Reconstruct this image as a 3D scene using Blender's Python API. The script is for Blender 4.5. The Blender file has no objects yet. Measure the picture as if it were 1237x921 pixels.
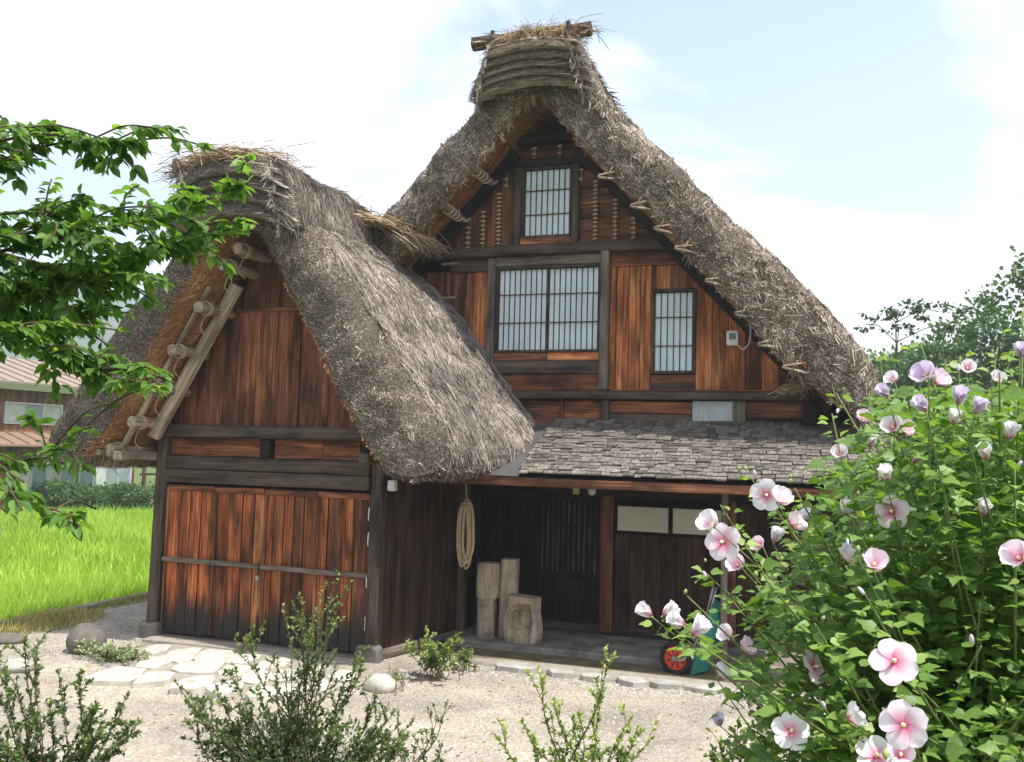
import bpy, math, random
import numpy as np
from mathutils import Vector, Matrix, noise as mnoise

R = math.radians
random.seed(7); rng = np.random.default_rng(7)
scene = bpy.context.scene
col = scene.collection

# ------------------------------------------------------------------ camera
CAM_H = 2.6; FPX = 1100.0; PCX, PCY = 618.5, 460.5
yaw, pitch, roll = R(19), R(4.15), R(1.5)
c_f = Vector((-math.sin(yaw)*math.cos(pitch), math.cos(yaw)*math.cos(pitch), math.sin(pitch)))
_r0 = Vector((math.cos(yaw), math.sin(yaw), 0)); _u0 = _r0.cross(c_f)
c_r = _r0*math.cos(roll) + _u0*math.sin(roll)
c_u = -_r0*math.sin(roll) + _u0*math.cos(roll)
cam_d = bpy.data.cameras.new('camera'); cam = bpy.data.objects.new('camera', cam_d); col.objects.link(cam)
cam_d.sensor_width = 36; cam_d.lens = 36*FPX/1237.0; cam_d.clip_start = 0.05; cam_d.clip_end = 6000
m = Matrix((c_r, c_u, -c_f)).transposed().to_4x4(); m.translation = (0, 0, CAM_H)
cam.matrix_world = m
scene.camera = cam

# ------------------------------------------------------------------ world, sun, exposure
SUN_EL, SUN_AZ = 62.0, 106.0        # azimuth from +Y towards +X
sd = Vector((math.cos(R(SUN_EL))*math.sin(R(SUN_AZ)), math.cos(R(SUN_EL))*math.cos(R(SUN_AZ)), math.sin(R(SUN_EL))))
sun_d = bpy.data.lights.new('sun', 'SUN'); sun_d.energy = 4.3; sun_d.angle = R(0.55); sun_d.color = (1.0, 0.95, 0.87)
sun = bpy.data.objects.new('sun', sun_d); col.objects.link(sun)
sun.rotation_euler = sd.to_track_quat('Z', 'Y').to_euler(); sun.location = (8, -4, 20)

world = bpy.data.worlds.new('World'); scene.world = world; world.use_nodes = True
wn, wl = world.node_tree.nodes, world.node_tree.links
wn.clear()
w_out = wn.new('ShaderNodeOutputWorld')
w_sky = wn.new('ShaderNodeTexSky'); w_sky.sky_type = 'NISHITA'; w_sky.sun_disc = False
w_sky.sun_elevation = R(SUN_EL); w_sky.sun_rotation = R(SUN_AZ); w_sky.dust_density = 0.8; w_sky.ozone_density = 0.7; w_sky.air_density = 1.0
w_bg = wn.new('ShaderNodeBackground'); w_bg.inputs[1].default_value = 0.15
wl.new(w_sky.outputs[0], w_bg.inputs[0])
w_cl = wn.new('ShaderNodeBackground'); w_cl.inputs[0].default_value = (1.0, 1.0, 0.985, 1); w_cl.inputs[1].default_value = 1.1
# high thin cloud sheet: noise over the direction projected on a flat layer
w_tc = wn.new('ShaderNodeTexCoord'); w_sep = wn.new('ShaderNodeSeparateXYZ'); wl.new(w_tc.outputs['Generated'], w_sep.inputs[0])
def wmath(op, a, b=None):
    n = wn.new('ShaderNodeMath'); n.operation = op
    for i, v in enumerate((a, b)):
        if v is None: continue
        if isinstance(v, (int, float)): n.inputs[i].default_value = v
        else: wl.new(v, n.inputs[i])
    return n.outputs[0]
zz = wmath('ADD', wmath('MAXIMUM', w_sep.outputs[2], 0.0), 0.22)
w_cmb = wn.new('ShaderNodeCombineXYZ')
wl.new(wmath('DIVIDE', w_sep.outputs[0], zz), w_cmb.inputs[0]); wl.new(wmath('DIVIDE', w_sep.outputs[1], zz), w_cmb.inputs[1])
w_cmb.inputs[2].default_value = 17.0
w_no = wn.new('ShaderNodeTexNoise'); w_no.inputs['Scale'].default_value = 0.85; w_no.inputs['Detail'].default_value = 7
w_no.inputs['Roughness'].default_value = 0.55; w_no.inputs['Distortion'].default_value = 0.6
w_mp = wn.new('ShaderNodeMapping'); w_mp.inputs[1].default_value = (-.3, .3, 0); wl.new(w_cmb.outputs[0], w_mp.inputs[0]); wl.new(w_mp.outputs[0], w_no.inputs['Vector'])
w_rmp = wn.new('ShaderNodeValToRGB'); w_rmp.color_ramp.elements[0].position = 0.42; w_rmp.color_ramp.elements[1].position = 0.585
wl.new(w_no.outputs[0], w_rmp.inputs[0])
w_mix = wn.new('ShaderNodeMixShader'); wl.new(w_rmp.outputs[0], w_mix.inputs[0])
wl.new(w_bg.outputs[0], w_mix.inputs[1]); wl.new(w_cl.outputs[0], w_mix.inputs[2]); wl.new(w_mix.outputs[0], w_out.inputs[0])

vs = scene.view_settings
vs.view_transform = 'Standard'; vs.look = 'None'; vs.gamma = 1; vs.exposure = 1.08; vs.use_curve_mapping = False
scene.render.engine = 'CYCLES'
cy = scene.cycles
cy.use_denoising = True; cy.max_bounces = 8; cy.diffuse_bounces = 4; cy.transmission_bounces = 4; cy.transparent_max_bounces = 8
cy.use_adaptive_sampling = False

# ------------------------------------------------------------------ measuring helpers
def pd(px, py, d):                      # a point d metres deep along a sight line
    return Vector((0, 0, CAM_H)) + (c_f + c_r*((px-PCX)/FPX) - c_u*((py-PCY)/FPX))*d
def onplane(px, py, ax, val):
    o = Vector((0, 0, CAM_H)); d = pd(px, py, 1) - o
    return o + d*((val - o[ax])/d[ax])

# ------------------------------------------------------------------ object helpers
WM = {}
def place(o, mat, parent=None):
    WM[o] = mat
    if parent is not None:
        o.parent = parent; o.matrix_basis = WM[parent].inverted() @ mat
    else:
        o.matrix_basis = mat
    return o
def T(*p): return Matrix.Translation(Vector(p if len(p) == 3 else p[0]))
def tag(o, label=None, cat=None, group=None, kind=None):
    if label: o['label'] = label
    if cat: o['category'] = cat
    if group: o['group'] = group
    if kind: o['kind'] = kind
    return o
def thing(name, loc, label, cat, group=None):
    o = bpy.data.objects.new(name, None); col.objects.link(o); o.empty_display_size = .2
    place(o, T(loc)); return tag(o, label, cat, group)
def mk_mesh(name, verts, faces, mats, smooth=False, attr=None, midx=None):
    me = bpy.data.meshes.new(name)
    if isinstance(verts, np.ndarray) and isinstance(faces, np.ndarray):
        nv, (nf, k) = len(verts), faces.shape
        me.vertices.add(nv); me.vertices.foreach_set('co', np.ascontiguousarray(verts, dtype=np.float32).ravel())
        me.loops.add(nf*k); me.loops.foreach_set('vertex_index', np.ascontiguousarray(faces, dtype=np.int32).ravel())
        me.polygons.add(nf); me.polygons.foreach_set('loop_start', np.arange(0, nf*k, k, dtype=np.int32))
        me.polygons.foreach_set('loop_total', np.full(nf, k, dtype=np.int32))
        me.update(calc_edges=True)
    else:
        me.from_pydata([tuple(v) for v in verts], [], [tuple(int(i) for i in f) for f in faces])
    for mt in (mats if isinstance(mats, (list, tuple)) else [mats]): me.materials.append(mt)
    if midx is not None: me.polygons.foreach_set('material_index', np.asarray(midx, dtype=np.int32))
    if smooth: me.polygons.foreach_set('use_smooth', np.ones(len(me.polygons), dtype=bool))
    if attr is not None:
        a = me.attributes.new('var', 'FLOAT', 'POINT'); a.data.foreach_set('value', np.asarray(attr, dtype=np.float32))
    me.update()
    return me
def obj(name, me, parent=None, mat=None):
    o = bpy.data.objects.new(name, me); col.objects.link(o)
    return place(o, mat if mat is not None else Matrix.Identity(4), parent)

class Geo:
    def __init__(s): s.v = []; s.f = []; s.a = []
    def add(s, v, f, a=0.5):
        n = len(s.v); s.v += [tuple(p) for p in v]; s.f += [tuple(i+n for i in q) for q in f]
        s.a += list(a) if hasattr(a, '__len__') else [a]*len(v)
        return s
    def obj(s, name, mat, parent=None, smooth=True, origin=None, kind=None):
        o0 = Vector(origin) if origin is not None else Vector((0, 0, 0))
        vv = [(p[0]-o0[0], p[1]-o0[1], p[2]-o0[2]) for p in s.v]
        o = obj(name, mk_mesh(name, vv, s.f, mat, smooth, s.a), parent, T(o0))
        if kind: o['kind'] = kind
        return o

def board_geo(w, t, L, ch=None, wob=0.0):
    ch = ch if ch is not None else min(w, t)*0.14
    a, b = w/2, t/2
    ring = [(-a+ch, -b), (a-ch, -b), (a, -b+ch), (a, b-ch), (a-ch, b), (-a+ch, b), (-a, b-ch), (-a, -b+ch)]
    vs_, fs = [], []
    zs = [(-L/2, .0), (-L/2+ch, 1), (-L/6, 1), (L/6, 1), (L/2-ch, 1), (L/2, .0)]
    for k, (z, fl) in enumerate(zs):
        dx, dy = random.uniform(-wob, wob), random.uniform(-wob, wob)*.6
        for x, y in ring:
            s = 1 if fl else 1-ch/max(a, b)
            vs_.append((x*s+dx, y*(1 if fl else 1-ch/b*.8)+dy, z))
    for k in range(len(zs)-1):
        for i in range(8):
            j = (i+1) % 8
            fs.append((k*8+i, k*8+j, (k+1)*8+j, (k+1)*8+i))
    fs.append(tuple(range(7, -1, -1))); n = (len(zs)-1)*8; fs.append(tuple(range(n, n+8)))
    return vs_, fs
RX = {'z': Matrix.Identity(4), 'x': Matrix.Rotation(R(90), 4, 'Y'), 'y': Matrix.Rotation(R(-90), 4, 'X')}
def board(name, c, L, w, t, mat, parent, axis='z', wob=0.004, ch=None, twist=0):
    rot = RX[axis] if isinstance(axis, str) else axis
    if twist: rot = rot @ Matrix.Rotation(twist, 4, 'Z')
    v, f = board_geo(w, t, L, ch, wob)
    return obj(name, mk_mesh(name, v, f, mat), parent, T(c) @ rot)
def tilt(a): return Matrix.Rotation(a, 4, 'Y')       # local z turns from up towards +X

def tube_geo(pts, rad, seg=8, rough=0.0, cap=True):
    pts = [Vector(p) for p in pts]; n = len(pts)
    if not hasattr(rad, '__len__'): rad = [rad]*n
    vs_, fs = [], []
    ref = None
    for i, p in enumerate(pts):
        d = (pts[min(i+1, n-1)] - pts[max(i-1, 0)]).normalized()
        if ref is None:
            ref = d.orthogonal().normalized()
        a = (ref - d*ref.dot(d))
        a = a.normalized() if a.length > 1e-4 else d.orthogonal().normalized()
        ref = a; b = d.cross(a)
        for k in range(seg):
            th = 2*math.pi*k/seg
            rr = rad[i]*(1+random.uniform(-rough, rough))
            vs_.append(p + a*(math.cos(th)*rr) + b*(math.sin(th)*rr))
    for i in range(n-1):
        for k in range(seg):
            k2 = (k+1) % seg
            fs.append((i*seg+k, i*seg+k2, (i+1)*seg+k2, (i+1)*seg+k))
    if cap:
        fs.append(tuple(range(seg-1, -1, -1))); fs.append(tuple(range((n-1)*seg, n*seg)))
    return vs_, fs
def log(name, p0, p1, r0, r1, mat, parent, seg=10, rough=.06, rings=5):
    p0, p1 = Vector(p0), Vector(p1); d = p1-p0; L = d.length
    pts = [(random.uniform(-.1, .1)*r0*(0 < i < rings-1), random.uniform(-.1, .1)*r0*(0 < i < rings-1), L*i/(rings-1)-L/2) for i in range(rings)]
    v, f = tube_geo(pts, [r0+(r1-r0)*i/(rings-1) for i in range(rings)], seg, rough)
    M = T((p0+p1)/2) @ d.to_track_quat('Z', 'Y').to_matrix().to_4x4()
    return obj(name, mk_mesh(name, v, f, mat, False), parent, M)
def catmull(pts, n=6):
    P = [Vector(p) for p in pts]; P = [P[0]*2-P[1]] + P + [P[-1]*2-P[-2]]; out = []
    for i in range(1, len(P)-2):
        for k in range(n):
            t = k/n
            out.append(0.5*((2*P[i]) + (P[i+1]-P[i-1])*t + (2*P[i-1]-5*P[i]+4*P[i+1]-P[i+2])*t*t + (3*P[i]-P[i-1]-3*P[i+1]+P[i+2])*t**3))
    out.append(P[-2]); return out

# ------------------------------------------------------------------ materials
def newmat(name):
    m = bpy.data.materials.new(name); m.use_nodes = True
    nt = m.node_tree; nt.nodes.clear()
    out = nt.nodes.new('ShaderNodeOutputMaterial'); bs = nt.nodes.new('ShaderNodeBsdfPrincipled')
    nt.links.new(bs.outputs[0], out.inputs[0]); bs.inputs['Specular IOR Level'].default_value = 0.25
    return m, nt, bs, out
def lk(nt, a, b): nt.links.new(a, b)
def tex_coord(nt, scale=(1, 1, 1), rand=True, kind='Object'):
    tc = nt.nodes.new('ShaderNodeTexCoord'); mp = nt.nodes.new('ShaderNodeMapping'); mp.inputs['Scale'].default_value = scale
    if rand:
        oi = nt.nodes.new('ShaderNodeObjectInfo'); vm = nt.nodes.new('ShaderNodeVectorMath'); vm.operation = 'ADD'
        ml = nt.nodes.new('ShaderNodeMath'); ml.operation = 'MULTIPLY'; ml.inputs[1].default_value = 37.0
        lk(nt, oi.outputs['Random'], ml.inputs[0]); lk(nt, tc.outputs[kind], vm.inputs[0]); lk(nt, ml.outputs[0], vm.inputs[1])
        lk(nt, vm.outputs[0], mp.inputs[0])
    else:
        lk(nt, tc.outputs[kind], mp.inputs[0])
    return mp.outputs[0]
def noise(nt, vec, scale=1, detail=5, rough=.6, dist=0):
    n = nt.nodes.new('ShaderNodeTexNoise'); n.inputs['Scale'].default_value = scale; n.inputs['Detail'].default_value = detail
    n.inputs['Roughness'].default_value = rough; n.inputs['Distortion'].default_value = dist
    if vec is not None: lk(nt, vec, n.inputs['Vector'])
    return n.outputs[0]
def ramp(nt, fac, stops):
    r = nt.nodes.new('ShaderNodeValToRGB'); e = r.color_ramp.elements
    while len(e) < len(stops): e.new(0.5)
    for el, (p, c) in zip(e, stops):
        el.position = p; el.color = (c[0], c[1], c[2], 1) if hasattr(c, '__len__') else (c, c, c, 1)
    lk(nt, fac, r.inputs[0]); return r.outputs[0]
def mixc(nt, fac, a, b, mode='MIX'):
    n = nt.nodes.new('ShaderNodeMix'); n.data_type = 'RGBA'; n.blend_type = mode
    for sock, v in ((n.inputs[0], fac), (n.inputs[6], a), (n.inputs[7], b)):
        if isinstance(v, (int, float)): sock.default_value = v
        elif isinstance(v, tuple): sock.default_value = (*v, 1)
        else: lk(nt, v, sock)
    return n.outputs[2]
def fmath(nt, op, a, b=0.0):
    n = nt.nodes.new('ShaderNodeMath'); n.operation = op
    for i, v in enumerate((a, b)):
        if isinstance(v, (int, float)): n.inputs[i].default_value = v
        else: lk(nt, v, n.inputs[i])
    return n.outputs[0]
def bump(nt, bs, h, strength=.3, dist=.01):
    b = nt.nodes.new('ShaderNodeBump'); b.inputs['Strength'].default_value = strength; b.inputs['Distance'].default_value = dist
    lk(nt, h, b.inputs['Height']); lk(nt, b.outputs[0], bs.inputs['Normal'])

def wood(name, dark, mid, light, rough=.75, stain=None, grey=0.0, var=.5, scale=1.0):
    m, nt, bs, out = newmat(name)
    v = tex_coord(nt, (26*scale, 26*scale, 0.9*scale))
    n1 = noise(nt, v, 1.0, 8, .62, .8)
    c = ramp(nt, n1, [(.30, dark), (.47, mid), (.66, light)])
    v2 = tex_coord(nt, (90*scale, 90*scale, 1.6*scale)); n2 = noise(nt, v2, 1, 4, .6, .4)
    c = mixc(nt, .75, c, ramp(nt, n2, [(.34, .16), (.52, .85), (.64, 1.12)]), 'MULTIPLY')
    v4 = tex_coord(nt, (210*scale, 210*scale, 2.4*scale)); n4 = noise(nt, v4, 1, 3, .6, .3)
    c = mixc(nt, .5, c, ramp(nt, n4, [(.36, .4), (.6, 1.1)]), 'MULTIPLY')
    v3 = tex_coord(nt, (5, 5, 1.1)); n3 = noise(nt, v3, 1, 5, .6)
    c = mixc(nt, ramp(nt, n3, [(.42, 0.0), (.62, .85)]), c, tuple(x*.35 for x in dark))
    oi = nt.nodes.new('ShaderNodeObjectInfo')
    c = mixc(nt, 1.0, c, ramp(nt, oi.outputs['Random'], [(0, 1-var*.75), (1, 1+0*var)]), 'MULTIPLY')
    if grey: c = mixc(nt, ramp(nt, noise(nt, tex_coord(nt, (9, 9, 1.5)), 1, 6, .65), [(.4, 0.0), (.7, grey)]), c, (.25, .20, .16))
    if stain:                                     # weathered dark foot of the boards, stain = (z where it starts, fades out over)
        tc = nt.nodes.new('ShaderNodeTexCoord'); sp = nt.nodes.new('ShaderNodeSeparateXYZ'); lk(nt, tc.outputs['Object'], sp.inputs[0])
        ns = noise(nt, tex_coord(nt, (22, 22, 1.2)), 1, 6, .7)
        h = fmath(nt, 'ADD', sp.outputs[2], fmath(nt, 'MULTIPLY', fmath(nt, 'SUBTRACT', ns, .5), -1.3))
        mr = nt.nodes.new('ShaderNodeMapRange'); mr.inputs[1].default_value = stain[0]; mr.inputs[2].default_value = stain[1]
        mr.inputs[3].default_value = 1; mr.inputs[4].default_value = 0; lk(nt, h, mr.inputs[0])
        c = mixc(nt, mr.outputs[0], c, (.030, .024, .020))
    lk(nt, c, bs.inputs['Base Color']); bs.inputs['Roughness'].default_value = rough
    bump(nt, bs, n2, .5, .004)
    return m
M = {}
M['orange'] = wood('orange_board', (.30, .085, .028), (.72, .225, .070), (.90, .42, .17), var=.45)
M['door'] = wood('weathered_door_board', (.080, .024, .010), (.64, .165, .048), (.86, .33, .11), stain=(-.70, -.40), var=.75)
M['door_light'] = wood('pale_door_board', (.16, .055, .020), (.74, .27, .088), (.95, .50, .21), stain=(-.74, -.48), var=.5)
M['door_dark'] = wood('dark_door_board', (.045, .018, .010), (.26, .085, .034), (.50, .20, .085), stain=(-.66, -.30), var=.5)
M['brown'] = wood('brown_board', (.080, .031, .016), (.26, .096, .046), (.42, .185, .095), var=.5)
M['redbrown'] = wood('red_brown_board', (.085, .030, .014), (.33, .110, .046), (.50, .20, .09), var=.45)
M['dark'] = wood('dark_beam_wood', (.026, .018, .013), (.070, .047, .033), (.15, .10, .07), grey=.28, var=.35)
M['black'] = wood('sooty_shaded_wood', (.010, .008, .006), (.024, .018, .014), (.05, .036, .026), var=.35)  # near-black wood; on the entrance doors its darkness stands in for porch shade
M['grey'] = wood('grey_weathered_wood', (.06, .045, .034), (.17, .13, .10), (.33, .275, .22), grey=.5, var=.3)
M['shaded_brown'] = wood('shaded_brown_board', (.022, .011, .007), (.066, .033, .020), (.14, .070, .041), var=.5)  # brown boards darkened to stand in for shade under the eaves
M['log'] = wood('pale_log_wood', (.22, .155, .095), (.46, .36, .25), (.66, .55, .41), grey=.2, var=.25)
M['bgbrown'] = wood('distant_brown_wall', (.20, .085, .04), (.32, .145, .07), (.42, .20, .10), var=.1)

def simple(name, c, rough=.6, metal=0, nscale=None, namp=.25, bumpy=0, spec=.25, rand=True):
    m, nt, bs, out = newmat(name)
    bs.inputs['Roughness'].default_value = rough; bs.inputs['Metallic'].default_value = metal; bs.inputs['Specular IOR Level'].default_value = spec
    if nscale:
        n = noise(nt, tex_coord(nt, (nscale,)*3, rand), 1, 7, .65)
        cc = mixc(nt, 1.0, c, ramp(nt, n, [(.25, 1-namp), (.75, 1+namp*.6)]), 'MULTIPLY')
        lk(nt, cc, bs.inputs['Base Color'])
        if bumpy: bump(nt, bs, n, bumpy, .01)
    else:
        bs.inputs['Base Color'].default_value = (*c, 1)
    return m
M['paper'] = simple('window_paper', (.56, .65, .68), .3, 0, 2.2, .22, 0, .5)
M['cream'] = simple('cream_paper_panel', (.50, .47, .38), .7, 0, 3, .15)
M['metal_sheet'] = simple('grey_sheet_metal', (.10, .098, .095), .5, .3, 3, .3, .1)
M['corrug'] = simple('corrugated_zinc', (.42, .44, .45), .45, .3, 6, .2)
M['stone_white'] = simple('pale_paving_stone', (.48, .445, .385), .88, 0, 7, .5, .8)
M['stone_grey'] = simple('grey_stone', (.135, .12, .105), .85, 0, 6, .5, .5)
M['stone_drip'] = simple('pale_grey_flagstone', (.36, .34, .31), .85, 0, 6, .4, .4)
M['concrete'] = simple('stained_concrete', (.22, .195, .165), .92, 0, 3.2, .75, .6)
M['mortar'] = simple('sandy_mortar', (.29, .26, .215), .92, 0, 9, .4, .5)
M['rope'] = simple('straw_rope', (.42, .31, .19), .9, 0, 40, .4, .4)
M['iron'] = simple('dark_iron', (.03, .028, .026), .5, .6)
M['white_box'] = simple('white_painted_box', (.62, .61, .57), .5, 0, 12, .15)
M['lens'] = simple('dark_meter_glass', (.08, .085, .09), .15, 0, spec=.5)
M['cable'] = simple('grey_cable', (.40, .39, .36), .5)
M['teal'] = simple('green_barrow_paint', (.03, .19, .15), .45, 0, 9, .35)
M['red'] = simple('red_wheel_paint', (.62, .05, .025), .5, 0, 12, .25)
M['rubber'] = simple('black_rubber', (.018, .017, .016), .85)
M['steel'] = simple('dull_steel_tube', (.30, .29, .27), .45, .7, 20, .3)
M['yellow'] = simple('yellowed_paper', (.50, .42, .20), .8, 0, 30, .3)
M['bark'] = simple('tree_bark', (.09, .065, .045), .9, 0, 14, .5, .7)
M['twig'] = simple('shrub_twig', (.13, .085, .05), .85, 0, 30, .3)
M['stem_green'] = simple('green_stem', (.16, .19, .07), .7, 0, 20, .3)
M['bg_roof'] = simple('tan_metal_roof', (.23, .18, .145), .55, 0, 3, .15)
M['bg_roof2'] = simple('brown_metal_roof', (.23, .15, .11), .55, 0, 3, .15)
M['bg_green'] = simple('green_painted_fascia', (.11, .13, .07), .6)
M['bg_glass'] = simple('distant_window_glass', (.20, .25, .25), .2, 0, 2, .3, spec=.5)
M['bg_frame'] = simple('aluminium_frame', (.50, .51, .52), .4, .2)
M['bg_curtain'] = simple('pale_curtain', (.42, .46, .40), .8, 0, 4, .3)

def stump_mat():
    m, nt, bs, out = newmat('cut_timber')
    n = noise(nt, tex_coord(nt, (14, 14, 2)), 1, 8, .65, .6)
    c = ramp(nt, n, [(.28, (.14, .10, .066)), (.5, (.33, .26, .185)), (.72, (.46, .385, .29))])
    c = mixc(nt, ramp(nt, noise(nt, tex_coord(nt, (4, 4, 4)), 1, 5, .6), [(.5, 0.0), (.7, .7)]), c, (.10, .062, .036))
    lk(nt, c, bs.inputs['Base Color']); bs.inputs['Roughness'].default_value = .85; bump(nt, bs, n, .5, .01); return m
M['stump'] = stump_mat()

def straw_mat(name, stops, base_patch=None):
    m, nt, bs, out = newmat(name)
    at = nt.nodes.new('ShaderNodeAttribute'); at.attribute_name = 'var'
    c = ramp(nt, at.outputs['Fac'], stops)
    n = noise(nt, tex_coord(nt, (1.1, 1.1, 1.1), False), 1, 6, .65)
    c = mixc(nt, 1.0, c, ramp(nt, n, [(.3, (.62, .60, .62)), (.7, (1.1, 1.07, 1.02))]), 'MULTIPLY')
    lk(nt, c, bs.inputs['Base Color']); bs.inputs['Roughness'].default_value = .8; bs.inputs['Specular IOR Level'].default_value = .2
    return m
M['straw_grey'] = straw_mat('weathered_grey_straw', [(0, (.060, .050, .042)), (.4, (.175, .150, .126)), (.75, (.31, .272, .235)), (1, (.48, .43, .37))])
M['straw_tan'] = straw_mat('weathered_tan_straw', [(0, (.050, .037, .030)), (.4, (.185, .148, .120)), (.75, (.39, .328, .268)), (1, (.62, .545, .45))])
M['straw_gold'] = straw_mat('fresh_golden_straw', [(0, (.16, .10, .05)), (.4, (.38, .275, .16)), (.75, (.56, .44, .28)), (1, (.72, .62, .44))])
M['straw_cap'] = straw_mat('silvery_cap_straw', [(0, (.13, .11, .09)), (.4, (.34, .30, .255)), (.75, (.52, .47, .41)), (1, (.70, .65, .57))])
M['straw_under'] = straw_mat('sheltered_brown_straw', [(0, (.15, .065, .027)), (.4, (.33, .165, .068)), (.8, (.48, .28, .13)), (1, (.60, .40, .21))])

def thatch_mat(name, stops, sc=(1, 1, 1)):
    m, nt, bs, out = newmat(name)
    n = noise(nt, tex_coord(nt, sc, False), 30, 6, .7, .2)
    c = ramp(nt, n, stops)
    lk(nt, c, bs.inputs['Base Color']); bs.inputs['Roughness'].default_value = .95; bs.inputs['Specular IOR Level'].default_value = .1
    bump(nt, bs, n, .9, .03); return m
M['thatch'] = thatch_mat('thatch_grey', [(.35, (.03, .025, .02)), (.5, (.095, .08, .067)), (.68, (.20, .17, .145))])
M['thatch_tan'] = thatch_mat('thatch_tan', [(.35, (.03, .022, .016)), (.5, (.10, .075, .055)), (.68, (.23, .18, .13))])
M['thatch_under'] = thatch_mat('thatch_underside', [(.35, (.09, .042, .019)), (.5, (.24, .12, .05)), (.68, (.38, .215, .10))], (1, 1, .4))

def leaf_mat(name, stops, trans=.35, rough=.45, spec=.35, tint=(1.15, 1.25, .45)):
    m, nt, bs, out = newmat(name)
    at = nt.nodes.new('ShaderNodeAttribute'); at.attribute_name = 'var'
    oi = nt.nodes.new('ShaderNodeObjectInfo')
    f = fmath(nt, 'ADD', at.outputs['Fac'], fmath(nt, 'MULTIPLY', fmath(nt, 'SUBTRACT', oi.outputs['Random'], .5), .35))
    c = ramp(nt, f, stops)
    lk(nt, c, bs.inputs['Base Color']); bs.inputs['Roughness'].default_value = rough; bs.inputs['Specular IOR Level'].default_value = spec
    tr = nt.nodes.new('ShaderNodeBsdfTranslucent'); lk(nt, mixc(nt, 1.0, c, tint, 'MULTIPLY'), tr.inputs[0])
    mx = nt.nodes.new('ShaderNodeMixShader'); mx.inputs[0].default_value = trans
    lk(nt, bs.outputs[0], mx.inputs[1]); lk(nt, tr.outputs[0], mx.inputs[2]); lk(nt, mx.outputs[0], out.inputs[0])
    return m
M['leaf_cherry'] = leaf_mat('cherry_leaf', [(0, (.065, .14, .03)), (.5, (.15, .28, .06)), (.85, (.29, .42, .09)), (1, (.42, .50, .13))], .55)
M['leaf_hib'] = leaf_mat('rose_of_sharon_leaf', [(0, (.07, .14, .03)), (.5, (.165, .28, .06)), (1, (.37, .47, .14))], .45)
M['leaf_box'] = leaf_mat('small_shrub_leaf', [(0, (.045, .075, .035)), (.5, (.10, .15, .06)), (.8, (.20, .28, .08)), (1, (.38, .45, .12))], .35, .35, .5)
M['leaf_pale'] = leaf_mat('pale_ground_plant', [(0, (.08, .13, .06)), (.5, (.20, .27, .13)), (1, (.42, .47, .28))], .25)
M['leaf_bg'] = leaf_mat('background_foliage', [(0, (.025, .060, .020)), (.5, (.060, .125, .038)), (1, (.13, .21, .065))], .3)
M['rice'] = leaf_mat('rice_blade', [(0, (.16, .28, .03)), (.5, (.32, .48, .055)), (1, (.50, .61, .12))], .45, .5, .2, (1.1, 1.2, .5))
M['weed'] = leaf_mat('dry_verge_grass', [(0, (.16, .17, .05)), (.5, (.30, .28, .09)), (1, (.46, .34, .16))], .3)

def petal_mat(name, pale, centre):
    m, nt, bs, out = newmat(name)
    at = nt.nodes.new('ShaderNodeAttribute'); at.attribute_name = 'var'
    n = noise(nt, tex_coord(nt, (60, 12, 12), False), 1, 4, .6)
    f = fmath(nt, 'ADD', at.outputs['Fac'], fmath(nt, 'MULTIPLY', fmath(nt, 'SUBTRACT', n, .5), .18))
    c = ramp(nt, f, [(.0, (.55, .02, .06)), (.16, centre), (.38, tuple((a+b)/2 for a, b in zip(pale, centre))), (.62, pale), (1, pale)])
    lk(nt, c, bs.inputs['Base Color']); bs.inputs['Roughness'].default_value = .6
    tr = nt.nodes.new('ShaderNodeBsdfTranslucent'); lk(nt, c, tr.inputs[0])
    mx = nt.nodes.new('ShaderNodeMixShader'); mx.inputs[0].default_value = .3
    lk(nt, bs.outputs[0], mx.inputs[1]); lk(nt, tr.outputs[0], mx.inputs[2]); lk(nt, mx.outputs[0], out.inputs[0]); return m
M['petal_pink'] = petal_mat('pink_petal', (.86, .73, .81), (.78, .30, .46))
M['petal_white'] = petal_mat('white_petal', (.86, .82, .85), (.76, .34, .48))
M['petal_lilac'] = petal_mat('lilac_petal', (.70, .60, .76), (.58, .38, .56))
M['stamen'] = simple('cream_stamen', (.80, .72, .42), .7)
M['bud'] = simple('flower_bud_green', (.26, .32, .11), .6, 0, 20, .25)

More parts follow.
